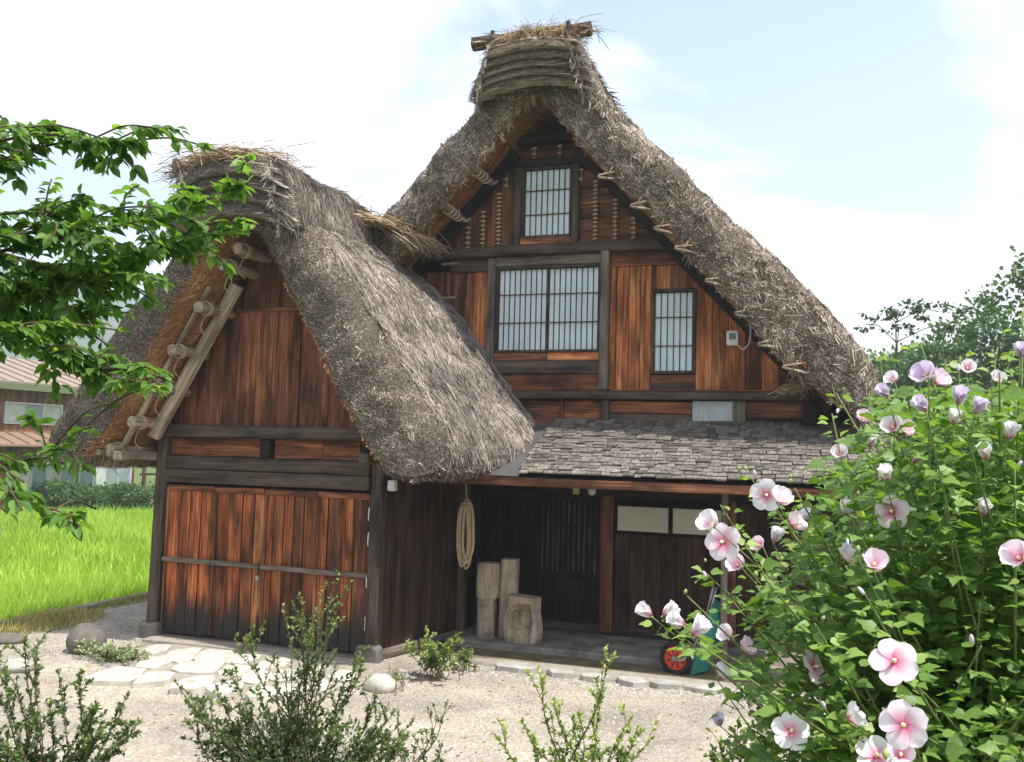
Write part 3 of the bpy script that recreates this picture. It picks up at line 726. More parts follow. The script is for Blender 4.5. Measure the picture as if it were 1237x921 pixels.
# left side wall and a black sheet added behind the boards to block light
for k in range(9):
    board('side_board', (-8.30, 10.1+k*.2, 1.3), 2.4, .03, .194, M['brown'], barn, 'z', .003)
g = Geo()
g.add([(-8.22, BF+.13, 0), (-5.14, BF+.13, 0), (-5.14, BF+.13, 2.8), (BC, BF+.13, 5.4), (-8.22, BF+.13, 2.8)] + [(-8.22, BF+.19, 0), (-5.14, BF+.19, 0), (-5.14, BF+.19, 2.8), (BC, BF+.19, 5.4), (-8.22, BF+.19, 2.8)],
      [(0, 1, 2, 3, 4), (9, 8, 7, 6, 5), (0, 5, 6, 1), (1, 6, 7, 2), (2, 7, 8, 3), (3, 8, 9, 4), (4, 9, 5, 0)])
g.obj('light_block_panel', M['black'], barn, False)

def edge_dir(cx):
    def f(P):
        d = np.zeros_like(P); d[:, 0] = np.clip((P[:, 0]-cx)*1.5, -.75, .75); d[:, 1] = -.55; d[:, 2] = -.8; return d
    return f
b_out = [(0, 5.72), (.45, 5.58), (.85, 5.20), (1.35, 4.58), (1.95, 3.76), (2.45, 3.06), (2.70, 2.72), (2.80, 2.50), (2.74, 2.36)]
b_in = [(0, 5.40), (.22, 5.08), (.44, 4.74), (.72, 4.28), (1.0, 3.82), (1.32, 3.28), (1.6, 2.80), (1.86, 2.46), (1.98, 2.34)]
broof = thatch_roof('roof', BC, b_out, b_in, 9.22, 12.3, 40, 52, [M['thatch'], M['thatch_under'], M['thatch']], barn,
                    xshift=lambda hx, y: .34*sst(9.4, 11.6, y)*min(1, max(0, (hx-.5)/1.0)) - .26*min(1, max(0, (-hx-.6)/1.5)), flare=(.24, .03), amp=.05, seed=2.0, nose=.26)
straws(broof, 'straw_slope', broof, M['straw_grey'], lambda c, n_, mi: mi == 0 and c.x > BC-.3, 7000, .12, .009, (.02, .14), .16, seed=1, bright=.04)
straws(broof, 'straw_tufts', broof, M['straw_grey'], lambda c, n_, mi: mi == 0 and c.x > BC-.3, 2600, .20, .0095, (.02, .17), .13, seed=101, bright=.2, tuft=8, tr=.026)
straws(broof, 'straw_slope', broof, M['straw_grey'], lambda c, n_, mi: mi == 0 and c.x <= BC-.3, 1500, .18, .013, (.05, .35), .3, seed=2)
straws(broof, 'straw_edge', broof, M['straw_tan'], lambda c, n_, mi: mi == 2, 6500, .075, .009, (.25, 1.1), .5, edge_dir(BC), seed=3, bright=.10)  # tan and brightened to stand in for sunlight on the front edge
straws(broof, 'straw_tufts', broof, M['straw_tan'], lambda c, n_, mi: mi == 2, 1800, .12, .009, (.15, .7), .35, edge_dir(BC), seed=103, bright=.08, tuft=8, tr=.02)
straws(broof, 'straw_underside', broof, M['straw_under'], lambda c, n_, mi: mi == 1 and c.y < 10.1, 1400, .2, .009, (.0, .16), .3, (0, -.7, -.6), seed=4)
# ridge cap of layered bark and straw
def cap_layers(par, cx, y, rows_, sm_, bm_, seed):
    for k, (z0, hw, sg) in enumerate(rows_):
        v = []; n_ = 17; hh = .125
        for i in range(n_):
            s_ = 2*i/(n_-1)-1; z = z0-sg*abs(s_)**2.2+random.uniform(-.008, .008); yy = y-.02-.012*(len(rows_)-k)+.05*abs(s_)**3
            v += [(cx+s_*hw, yy-.045, z-hh), (cx+s_*hw, yy+.02, z), (cx+s_*hw, yy+.10, z+.03), (cx+s_*hw, yy+.10, z-hh)]
        f = [(4*i+a, 4*i+4+a, 4*i+4+(a+1) % 4, 4*i+(a+1) % 4) for i in range(n_-1) for a in range(4)] + [(0, 1, 2, 3), (4*n_-1, 4*n_-2, 4*n_-3, 4*n_-4)]
        ly = obj('cap_layer', mk_mesh('cap_layer', v, [q[::-1] for q in f], bm_), par)
        straws(ly, 'layer_straw', par, sm_, lambda c, nn_, mi: nn_.y < .5, 5200, .26, .0085, (.0, .06), .035, (1, 0, -.05), seed=seed+k, bright=.22)
capb = thatch_roof('ridge_cap', BC-.03, [(0, 5.95), (.5, 5.95), (.66, 5.90), (.72, 5.72), (.78, 5.50), (.85, 5.28)], [(0, 5.28), (.3, 5.27), (.5, 5.25), (.66, 5.22), (.74, 5.19), (.79, 5.17)], 8.94, 11.9, 26, 22,
                   [M['thatch'], M['thatch_under'], M['thatch']], broof, amp=.035, seed=7, nose=.06, sag=lambda y: -.10*sst(10.5, 11.9, y))
def arch_dir(cx):
    def f(P):
        d = np.zeros_like(P); s = np.where(P[:, 0] > cx, 1, -1); d[:, 0] = s; d[:, 2] = -np.clip(np.abs(P[:, 0]-cx)*1.1, 0, 1.4); return d
    return f
straws(capb, 'straw_cap', broof, M['straw_grey'], lambda c, n_, mi: n_.y > -.4, 2200, .20, .010, (.0, .10), .07, arch_dir(BC), seed=5, bright=.02)
cap_layers(broof, BC-.03, 8.93, [(5.87, .60, .10), (5.72, .67, .13), (5.56, .71, .15), (5.40, .77, .17)], M['straw_cap'], M['thatch'], 71)
for x in (-7.42, -6.80): log('ridge_pole', (x, 8.86, 5.98 if x > -7 else 5.90), (x+.05, 11.0, 6.0), .075, .07, M['grey'], broof)
loose_straw('loose_straw', broof, (-6.85, 9.2, 6.02), (.62, .4, .08), 1500, M['straw_gold'], .42, .008, (1, .35, .1), 11)
loose_straw('loose_straw', broof, (-6.75, 10.5, 5.95), (.45, 1.1, .04), 500, M['straw_gold'], .40, .009, (1, .5, .1), 12)
loose_straw('loose_straw', broof, (-7.45, 9.2, 5.85), (.25, .3, .12), 350, M['straw_tan'], .35, .009, (1, .3, .3), 13)
loose_straw('back_straw', broof, (-5.80, 11.3, 5.66), (.22, .5, .05), 500, M['straw_gold'], .38, .010, (1, .5, .5), 14, .1, (1, 0, -.25))
loose_straw('back_straw', broof, (-5.40, 11.5, 5.44), (.26, .3, .05), 420, M['straw_gold'], .36, .010, (1, .3, .6), 15, .1, (1, 0, -.75))
# purlins and rafters under the front overhang
for (px, py) in ((303, 304), (286, 323), (257, 373), (225, 424), (202, 470), (178, 509), (152, 541)):
    q = onplane(px, py, 1, 9.62)
    for s in (0,):
        x = q.x
        lg = log('purlin', (x, 9.34, q.z-.02), (x+.01, 10.1, q.z-.02), .074, .066, M['log'], barn)
        if s == 0:
            gg = Geo()
            gg.add(*tube_geo([(x+.086*math.cos(t), 9.46+.016*t/6, q.z-.02+.086*math.sin(t)) for t in np.linspace(0, 26, 54)], .009, 5))
            gg.obj('rope', M['rope'], lg); gg = Geo()
            gg.add(*tube_geo(catmull([(x, 9.5, q.z-.08), (x-.09, 9.52, q.z-.26), (x-.02, 9.55, q.z-.36)], 4), .006, 5))
            gg.obj('rope_end', M['rope'], lg)
for s in (-1,):
    log('rafter', (BC+s*.42, 9.78, 4.58), (BC+s*1.60, 9.78, 2.62), .085, .095, M['log'], barn)
    log('rafter', (BC+s*.62, 9.50, 4.52), (BC+s*1.86, 9.50, 2.44), .035, .04, M['log'], barn)
board('wall_plate', (-8.42, 9.75, 2.36), 1.0, .13, .12, M['log'], barn, 'y')
board('wall_plate', (-4.98, 9.75, 2.42), .9, .12, .12, M['dark'], barn, 'y')
for k, x in enumerate((-8.75, -8.58)): log('eave_pole', (x, 9.3, 2.40-.02*k), (x, 11.5, 2.40-.02*k), .04, .04, M['log'], barn)

# ------------------------------------------------------------------ farmhouse
HC, HF = -3.68, 12.0
house = thing('thatched_farmhouse', (HC, HF, 0), 'tall steep thatched farmhouse with paper windows and shingled porch roof', 'house')
def vb(name, x0, x1, z0, z1, mat, dy=0, t=.03, parent=None, wob=.003):      # upright board on the front
    return board(name, ((x0+x1)/2, HF+dy, (z0+z1)/2), z1-z0, x1-x0-.005, t, M[mat], parent or house, 'z', wob)
def hb(name, x0, x1, z0, z1, mat, dy=0, t=.03, parent=None, wob=.003):      # level board on the front
    return board(name, ((x0+x1)/2, HF+dy, (z0+z1)/2), x1-x0, z1-z0-.005, t, M[mat], parent or house, 'x', wob)
def h_in(hw): return np.interp(hw, [0, .3, .52, 1.09, 1.74, 2.26, 2.76, 3.25, 3.72, 4.03], [7.05, 6.95, 6.80, 6.10, 5.42, 4.78, 4.20, 3.64, 3.26, 3.08])
def window(x0, x1, z0, z1, nv, hz, y=0, sash=1, label=None):
    w_ = frame_geo(x0, x1, z0, z1, HF+y, .034, .07).obj('window', M['dark'], house, False)
    if label: w_['label'] = label
    sw = (x1-x0)/sash
    for s in range(sash):
        a, b = x0+s*sw+(.04 if s == 0 else .012), x0+(s+1)*sw-(.012 if s < sash-1 else .04)
        yy = HF+y+.012*s
        obj('pane', mk_mesh('pane', *board_geo(b-a, .012, z1-z0-.08, .002), M['paper']), w_, T((a+b)/2, yy+.03, (z0+z1)/2))
        for k in range(nv+1):
            xx = a+(b-a)*k/nv
            board('muntin', (xx, yy+.008, (z0+z1)/2), z1-z0-.07, .011 if 0 < k < nv else .022, .018, M['dark'], w_, 'z', .001, .002)
        for f in hz:
            board('cross_bar', ((a+b)/2, yy+.004, z0+(z1-z0)*f), b-a, .012, .02, M['brown'], w_, 'x', .001, .002)
    return w_
# ground storey behind the porch
board('sill_beam', (-2.1, 12.30, .16), 5.3, .14, .14, M['dark'], house, 'x')
board('porch_lintel', (-2.2, 12.26, 2.08), 5.2, .24, .14, M['black'], house, 'x')
board('porch_post', (-2.79, 12.26, 1.06), 1.84, .17, .17, M['brown'], house)
board('porch_post', (-4.72, 12.26, 1.06), 1.84, .15, .15, M['black'], house)
board('porch_post', (-1.15, 12.26, 1.06), 1.84, .14, .14, M['brown'], house)
for (xa, xb, yy) in ((-4.62, -3.72, 12.36), (-3.80, -2.90, 12.31)):
    d_ = frame_geo(xa, xb, .22, 1.95, yy, .055, .04).obj('lattice_door', M['black'], house, False)
    for k in range(11):
        xx = xa+.075+(xb-xa-.15)*k/10
        board('slat', (xx, yy, 1.40), 1.0, .024, .022, M['black'] if xa < -4 else M['dark'], d_, 'z', .001, .003)
    board('middle_rail', ((xa+xb)/2, yy-.004, .87), xb-xa-.11, .06, .04, M['black'], d_, 'x')
    board('cross_rail', ((xa+xb)/2, yy-.012, 1.52), xb-xa-.11, .03, .02, M['black'], d_, 'x')
    for k in range(4):
        x_ = xa+.055+(xb-xa-.11)*(k+.5)/4
        board('plank', (x_, yy, .55), .57, (xb-xa-.11)/4-.004, .02, M['black'], d_, 'z', .002)
for (xa, xb) in ((-2.68, -1.95), (-1.93, -1.23)):
    s_ = frame_geo(xa, xb, 1.49, 1.86, 12.28, .02, .03).obj('transom_panel', M['black'], house, False)
    obj('panel_paper', mk_mesh('panel_paper', *board_geo(xb-xa-.04, .012, .33, .002), M['cream']), s_, T((xa+xb)/2, 12.285, 1.675))
e = np.linspace(-2.69, -1.22, 8)
for a, b in zip(e[:-1], e[1:]): board('porch_board', ((a+b)/2, 12.29, .85), 1.24, b-a-.005, .03, M['shaded_brown'], house)
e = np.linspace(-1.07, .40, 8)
for a, b in zip(e[:-1], e[1:]): board('porch_board', ((a+b)/2, 12.29, 1.08), 1.72, b-a-.005, .03, M['shaded_brown'], house)
lw = frame_geo(-.35, .32, .95, 1.55, 12.22, .04, .05).obj('lattice_window', M['grey'], house, False)
for k in range(8): board('slat', (-.28+k*.076, 12.22, 1.25), .52, .02, .02, M['grey'], lw, 'z', .001)
obj('pane', mk_mesh('pane', *board_geo(.6, .01, .54, .002), M['lens']), lw, T(-.015, 12.245, 1.25))
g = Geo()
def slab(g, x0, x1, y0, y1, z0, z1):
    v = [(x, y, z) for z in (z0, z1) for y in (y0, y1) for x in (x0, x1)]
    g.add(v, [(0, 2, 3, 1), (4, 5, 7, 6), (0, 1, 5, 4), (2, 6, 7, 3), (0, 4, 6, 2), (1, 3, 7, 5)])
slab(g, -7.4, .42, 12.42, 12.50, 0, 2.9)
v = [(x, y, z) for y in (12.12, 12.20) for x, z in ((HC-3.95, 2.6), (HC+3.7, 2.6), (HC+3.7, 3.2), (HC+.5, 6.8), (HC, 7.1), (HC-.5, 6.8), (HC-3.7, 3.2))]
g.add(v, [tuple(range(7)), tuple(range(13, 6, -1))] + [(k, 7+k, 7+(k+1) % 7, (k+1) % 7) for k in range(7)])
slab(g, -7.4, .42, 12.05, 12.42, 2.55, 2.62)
g.obj('light_block_panel', M['black'], house, False)  # black backing added behind the front walls to stop light leaking through
for k in range(20): board('side_board', (.06, 12.65+k*.36, 1.65), 3.1, .03, .352, M['brown'], house)
for k in range(20): board('side_board', (-7.38, 12.65+k*.36, 1.65), 3.1, .03, .352, M['brown'], house)
for k in range(12): board('back_board', (-7.1+k*.62, 19.3, 2.2), 4.4, .61, .03, M['brown'], house)
# strip under the big beam
hb('strip_board', -4.2, -3.42, 2.96, 3.26, 'brown', .03); hb('strip_board', -3.38, -2.86, 2.96, 3.26, 'redbrown', .03)
vb('strip_post', -3.42, -3.37, 2.94, 3.27, 'brown', 0, .05); vb('strip_post', -2.86, -2.73, 2.94, 3.27, 'dark', -.02, .1)
hb('strip_board', -2.73, -1.64, 3.09, 3.25, 'redbrown', .0); hb('strip_board', -2.73, -1.64, 2.95, 3.09, 'dark', .02)
vb('strip_board', -1.12, -.95, 2.94, 3.27, 'grey', -.02); hb('strip_board', -.95, -.26, 3.05, 3.27, 'brown', .02); hb('strip_board', -.95, -.26, 2.94, 3.05, 'black', .02)
vb('strip_post', -.26, -.06, 2.90, 3.27, 'black', -.08, .16)
hb('strip_board', -.06, .30, 2.95, 3.3, 'black', .05)
gc = Geo(); nn = 48; vv = []
for k in range(nn+1):
    x = -1.63+.52*k/nn; y = HF-.01+.012*math.sin(2*math.pi*k/nn*9)
    vv += [(x, y, 2.95), (x, y, 3.26), (x, y+.006, 2.95), (x, y+.006, 3.26)]
gc.add(vv, [f for k in range(nn) for f in ((4*k, 4*k+4, 4*k+5, 4*k+1), (4*k+3, 4*k+7, 4*k+6, 4*k+2))]); gc.obj('corrugated_sheet', M['corrug'], house)
hb('roof_flashing', -3.9, .35, 2.925, 2.965, 'brown', -.03, .1)
hb('girt', -4.6, .12, 3.27, 3.385, 'dark', -.04, .15)
hb('ledge', -2.7, -.2, 3.385, 3.405, 'redbrown', -.05, .12)
# second storey
hb('wall_board', -4.5, -2.87, 3.39, 3.62, 'redbrown', .02); hb('wall_board', -4.5, -2.87, 3.62, 3.80, 'dark', .0, .06)
hb('wall_board', -4.5, -3.62, 3.80, 3.92, 'brown', .0, .05); hb('wall_board', -3.62, -2.87, 3.80, 3.92, 'orange', .0, .05)
window(-4.40, -2.88, 3.92, 5.13, 9, (.345, .675), 0, 2, 'wide two-leaf window')
vb('window_post', -4.52, -4.40, 3.75, 5.26, 'grey', -.03, .1); vb('window_post', -2.88, -2.75, 3.39, 5.30, 'grey', -.05, .13)
for a, b, mt in ((-5.05, -4.86, 'brown'), (-4.86, -4.75, 'redbrown'), (-4.75, -4.63, 'orange'), (-4.63, -4.52, 'orange')): vb('wall_plank', a, b, 3.6, 5.08, mt, .02)
for a, b in ((-5.5, -5.3), (-5.3, -5.05)): vb('wall_plank', a, b, 3.6, 5.1, 'brown', .02)
hb('wall_board', -5.1, -4.52, 5.08, 5.28, 'dark', .0, .05)
hb('window_head', -4.40, -2.88, 5.13, 5.27, 'grey', -.02, .08)
e = [-2.75, -2.66, -2.565, -2.49, -2.40, -2.335, -2.27, -2.185]
for a, b in zip(e[:-1], e[1:]): vb('wall_plank', a, b, 3.40, 5.07, 'orange', random.uniform(-.012, .012), .035)
hb('wall_board', -2.75, -1.55, 5.07, 5.27, 'redbrown', -.01, .04)
window(-2.185, -1.60, 3.62, 4.74, 6, (.33, .67), 0, 1, 'narrow single window')
hb('wall_board', -2.185, -1.60, 3.39, 3.50, 'dark', .0, .05); hb('wall_board', -2.185, -1.60, 3.50, 3.61, 'brown', .015, .03)
for a, b, mt in ((-2.185, -2.13, 'brown'), (-2.13, -1.93, 'orange'), (-1.93, -1.73, 'brown'), (-1.73, -1.55, 'redbrown')): vb('wall_plank', a, b, 4.75, 5.07, mt, .01)
e = [-1.60, -1.385, -1.175, -.965, -.76, -.55, -.33, -.1, .1]
for k, (a, b) in enumerate(zip(e[:-1], e[1:])):
    t_ = float(h_in(a-HC))+.1; vb('wall_plank', a, b, 3.40, t_, 'orange' if k < 2 else 'redbrown' if k > 4 else ('orange', 'redbrown')[k % 2], random.uniform(0, .012))
hb('gable_beam', -5.45, -1.62, 5.27, 5.42, 'dark', -.05, .16)
# upper gable
gl = [-5.25, -4.98, -4.72, -4.44, -4.13]
for a, b in zip(gl[:-1], gl[1:]):
    vb('gable_board', a, b, 5.42, float(h_in(abs(b-HC)))+.12, 'brown', .02)
zz_ = 5.42
while zz_ < 6.75:
    h_ = random.uniform(.15, .2)
    hw = float(np.interp(-(zz_), [-7.05, -6.8, -6.1, -5.42], [0, .52, 1.09, 1.74]))+.2
    if hw > .5: hb('gable_board', -3.22, HC+hw, zz_, min(zz_+h_, 6.85), 'brown', .02)
    zz_ += h_
window(-4.05, -3.31, 5.53, 6.54, 8, (.33, .67), 0, 1, 'small upper gable window')
vb('window_post', -4.15, -4.05, 5.42, 6.62, 'dark', -.02, .09); vb('window_post', -3.31, -3.20, 5.42, 6.62, 'dark', -.02, .09)
hb('window_sill', -4.05, -3.31, 5.425, 5.53, 'orange', -.02, .08)
hb('gable_tie', -4.4, -2.95, 6.54, 6.64, 'black', -.04, .12)
hb('gable_board', -4.15, -3.2, 6.64, 6.86, 'brown', .02)
hb('collar_beam', -4.2, -3.15, 6.86, 6.98, 'black', -.06, .12)
# rope lashings in vertical rows (each row one part)
def lashing(x, z0, z1):
    gg = Geo(); nk = max(2, int((z1-z0)/.052))
    for k in range(nk):
        z = z0+(z1-z0)*k/(nk-1)
        gg.add(*tube_geo([(x-.032, HF-.02, z), (x-.016, HF-.05, z+.004), (x+.016, HF-.05, z+.006), (x+.032, HF-.02, z+.008)], .016, 6, .15))
    gg.add(*tube_geo([(x, HF-.014, z0-.03), (x, HF-.014, z1+.03)], .012, 6)); gg.obj('rope_lashing', M['rope'], house)
for px, ya, yb in ((566, 277, 301), (584, 258, 301), (603, 236, 301), (646, 181, 195), (677, 178, 195), (720, 221, 295), (744, 243, 295), (766, 265, 295)):
    a = onplane(px, yb, 1, HF); b = onplane(px, ya, 1, HF); lashing((a.x+b.x)/2, a.z, b.z)
a, b = onplane(612, 226, 1, HF), onplane(622, 210, 1, HF); lashing(a.x, a.z, b.z)
a, b = onplane(703, 207, 1, HF), onplane(712, 217, 1, HF); lashing(a.x, b.z, a.z)

h_out = [(0, 7.78), (.5, 7.66), (.84, 7.42), (1.06, 7.09), (1.73, 6.40), (2.45, 5.66), (3.15, 4.92), (3.71, 4.33), (4.08, 3.93), (4.30, 3.56), (4.25, 3.28), (4.14, 3.14)]
h_inn = [(0, 7.36), (.10, 7.28), (.30, 7.06), (.56, 6.74), (1.09, 6.12), (1.74, 5.47), (2.26, 4.83), (2.76, 4.25), (3.25, 3.69), (3.72, 3.28), (3.9, 3.16), (4.0, 3.11), (4.05, 3.09)]
hroof = thatch_roof('roof', HC, h_out, h_inn, 11.26, 19.6, 60, 70, [M['thatch_tan'], M['thatch_under'], M['thatch_tan']], house, amp=.055, seed=21, nose=.24)
straws(hroof, 'straw_edge', hroof, M['straw_tan'], lambda c, n_, mi: mi == 2 and c.y < 11.8, 5600, .085, .010, (.2, 1.0), .45, edge_dir(HC), seed=31, bright=.04, spread=.26)
straws(hroof, 'straw_tufts', hroof, M['straw_tan'], lambda c, n_, mi: mi == 2 and c.y < 11.8, 4800, .165, .0115, (.10, .75), .36, edge_dir(HC), seed=131, bright=.17, spread=.25, tuft=10, tr=.022)
straws(hroof, 'straw_slope', hroof, M['straw_tan'], lambda c, n_, mi: mi == 0 and c.y < 12.3, 3200, .17, .012, (.05, .4), .3, seed=32, bright=.04)
straws(hroof, 'straw_slope', hroof, M['straw_tan'], lambda c, n_, mi: mi in (0, 2) and c.y >= 12.3, 420, .24, .022, (.05, .35), .3, seed=33)
straws(hroof, 'straw_underside', hroof, M['straw_under'], lambda c, n_, mi: mi == 1 and c.y < 12.2, 1200, .2, .01, (.0, .14), .3, (0, -.7, -.6), seed=34, bright=-.1)
hcap = thatch_roof('ridge_cap', HC+.02, [(0, 7.95), (.5, 7.95), (.60, 7.92), (.65, 7.76), (.70, 7.58), (.78, 7.38)], [(0, 7.47), (.3, 7.46), (.48, 7.43), (.60, 7.38), (.68, 7.34), (.74, 7.31)], 10.96, 19.7, 40, 24,
                   [M['thatch_tan'], M['thatch_under'], M['thatch_tan']], hroof, amp=.03, seed=27, nose=.10)
straws(hcap, 'straw_cap', hroof, M['straw_tan'], lambda c, n_, mi: c.y < 12.6 and n_.y > -.4, 2200, .20, .010, (.0, .10), .06, arch_dir(HC), seed=35, bright=.05)
cap_layers(hroof, HC+.02, 10.95, [(7.88, .56, .05), (7.77, .60, .07), (7.66, .64, .09), (7.55, .68, .11), (7.45, .73, .13)], M['straw_cap'], M['thatch_tan'], 81)
straws(hcap, 'straw_cap', hroof, M['straw_tan'], lambda c, n_, mi: c.y >= 12.6, 450, .32, .02, (.0, .14), .1, arch_dir(HC), seed=36, bright=.1)
for y in (11.35,):
    bl = log('cross_bundle', (HC-.93, y, 8.13), (HC+.74, y+.05, 8.17), .095, .10, M['thatch_tan'], hroof, 12, .18, 9)
    loose_straw('bundle_straw', hroof, (HC+.02, y, 8.13), (.62, .12, .11), 700, M['straw_gold'], .34, .009, (1, .3, .12), int(y*5))
    loose_straw('bundle_straw', hroof, (HC-.05, y-.09, 8.12), (.42, .1, .12), 700, M['straw_gold'], .26, .009, (.7, .3, .8), int(y*9), .8)
    for s in (-.62, .45): log('bundle_tie', (HC+s, y-.11, 8.0), (HC+s+.02, y-.11, 8.24), .03, .03, M['dark'], hroof, 7, .1, 3)
# rake boards and pegs under the front edge
for s in (-1, 1):
    for (ha, za, hb_, zb) in ((.45, 6.78, 1.9, 5.20), (1.9, 5.20, 3.75, 3.20)):
        L_ = math.hypot(hb_-ha, za-zb); board('rake_board', (HC+s*(ha+hb_)/2, HF-.10, (za+zb)/2-.03), L_, .20, .07, M['black'], house, tilt(-s*math.atan2(hb_-ha, za-zb)), .008)
        board('rake_pole', (HC+s*((ha+hb_)/2+.02), HF-.38, (za+zb)/2+.03), L_, .07, .07, M['redbrown'], house, tilt(-s*math.atan2(hb_-ha, za-zb)), .012)
for px, py in ((741, 205), (776, 241), (803, 270), (833, 295), (868, 334), (903, 374), (936, 408), (966, 440)):
    q = onplane(px-4, py+7, 1, 11.16); q.y = 11.16; k_ = -.10
    gg = Geo()
    w1, w2, w3 = random.uniform(.10, .17), random.uniform(.02, .05), random.uniform(-.03, .03)
    gg.add(*tube_geo([(q.x+.14, 11.42+k_, q.z-.03), (q.x-w1+.02, 11.31+k_, q.z+w3), (q.x-w1, 11.30+k_, q.z+w3+.012), (q.x-w1+.01, 11.30+k_, q.z+w3+.026), (q.x+.10, 11.40+k_, q.z+.06+w2)], [.02, .018, .016, .016, .012], 6, .12))
    pg = gg.obj('peg', M['log'], house)
    board('peg_block', (q.x+.07, 11.40+k_, q.z+.08), .14, .035, .05, M['redbrown'], pg, tilt(-.7))
    g2 = Geo(); g2.add(*tube_geo([(q.x-.06, 11.31+k_, q.z-.03), (q.x+.02, 11.29+k_, q.z+.12)], .008, 5)); g2.obj('peg_pin', M['log'], pg)
for px, py in ((600, 140), (592, 170), (580, 212), (546, 258)):
    q = onplane(px, py, 1, 11.50)
    lg = log('lashed_stub', (q.x-.07, 11.32, q.z+.07), (q.x+.10, 11.72, q.z-.05), .055, .05, M['grey'], house)
    gg = Geo()
    gg.add(*tube_geo([(q.x-.05+.025*t/6.3+.066*math.cos(t), 11.38+.06*t/6.3, q.z+.05-.018*t/6.3+.066*math.sin(t)) for t in np.linspace(0, 25, 50)], .012, 5))
    gg.obj('rope', M['rope'], lg); gg = Geo()
    gg.add(*tube_geo(catmull([(q.x+.08, 11.66, q.z-.04), (q.x+.17, 11.64, q.z-.09), (q.x+.22, 11.6, q.z-.06)], 4), .016, 6)); gg.obj('hook', M['log'], lg)
loose_straw('corner_straw', hroof, (-.32, 11.86, 3.44), (.22, .08, .06), 260, M['straw_gold'], .16, .008, (1, .3, .2), 61)
log('corner_strut', (.02, 11.66, 3.38), (.10, 11.62, 3.66), .03, .03, M['log'], house)
for px, py in ((548, 320), (545, 361)): 
    q = onplane(px, py, 1, 11.75); log('roof_stick', (q.x-.16, 11.7, q.z), (q.x+.06, 11.78, q.z+.02), .022, .018, M['log'], broof)
# porch roof
PY0, PZ0, PY1, PZ1 = 10.40, 2.255, 11.97, 2.945
sl = math.atan2(PZ1-PZ0, PY1-PY0); SL = math.hypot(PZ1-PZ0, PY1-PY0)
def onroof(x, s, up=0): return Vector((x, PY0+s*math.cos(sl)-up*math.sin(sl), PZ0+s*math.sin(sl)+up*math.cos(sl)))
RS = Matrix.Rotation(sl, 4, 'X') @ RX['y']
porch = board('porch_roof', onroof(-1.95, SL/2, -.045), SL, 5.0, .05, M['black'], house, RS, 0, .005)
board('eave_board', onroof(-1.95, .0, -.05)+Vector((0, -.01, -.02)), 5.05, .10, .035, M['brown'], porch, 'x', .004)
board('eave_beam', (-1.9, 10.86, 2.26), 4.9, .13, .12, M['dark'], porch, 'x', .005)
for k in range(11): board('eave_rafter', onroof(-4.2+k*.46, SL/2, -.10), SL-.1, .05, .06, M['dark'], porch, RS)
board('metal_flashing', onroof(-3.86, SL/2, .004), SL+.03, .80, .012, M['metal_sheet'], porch, RS, 0, .003)
var_m = [mk_mesh('shingle', *board_geo(w, t_, .21, .003, .0025), M['shingle']) for w, t_ in ((.07, .016), (.09, .020), (.11, .017), (.13, .021), (.15, .017), (.17, .020), (.12, .024), (.10, .018))]
var_w = [.07, .09, .11, .13, .15, .17, .12, .10]
rows = 19; cnt = 0; gs = Geo()
for r_ in range(rows):
    x = -3.48+random.uniform(-.03, .03); s0 = r_*(SL-.02)/rows
    while x < .55:
        k = random.randrange(8); w = var_w[k]
        mt = T(onroof(x+w/2, s0+.10+random.uniform(-.022, .022), .034+random.uniform(0, .014))) @ RS @ Matrix.Rotation(-random.uniform(.09, .15), 4, 'X') @ Matrix.Rotation(random.uniform(-.02, .02), 4, 'Y')
        if cnt < 298:
            o = bpy.data.objects.new('shingle', var_m[k]); col.objects.link(o); place(o, mt, porch)
        else:
            gs.add([mt @ v.co for v in var_m[k].vertices], [tuple(p.vertices) for p in var_m[k].polygons], random.uniform(-.4, .4)+.0)
        cnt += 1; x += w+random.uniform(.002, .016)
gs.obj('upper_shingles', M['shingle'], porch, False, kind='stuff')
board('front_post', (-1.09, 10.86, 1.16), 2.1, .07, .07, M['grey'], porch)
board('front_post', (.38, 10.86, 1.16), 2.1, .09, .09, M['grey'], porch)
# porch floor
fv, ff = board_geo(1.25, .16, 5.0, .02)
floor = obj('porch_floor', mk_mesh('porch_floor', fv, ff, M['concrete']), None, T(-2.15, 11.72, .03) @ RX['x'] @ Matrix.Rotation(R(90), 4, 'Z')); tag(floor, kind='structure')
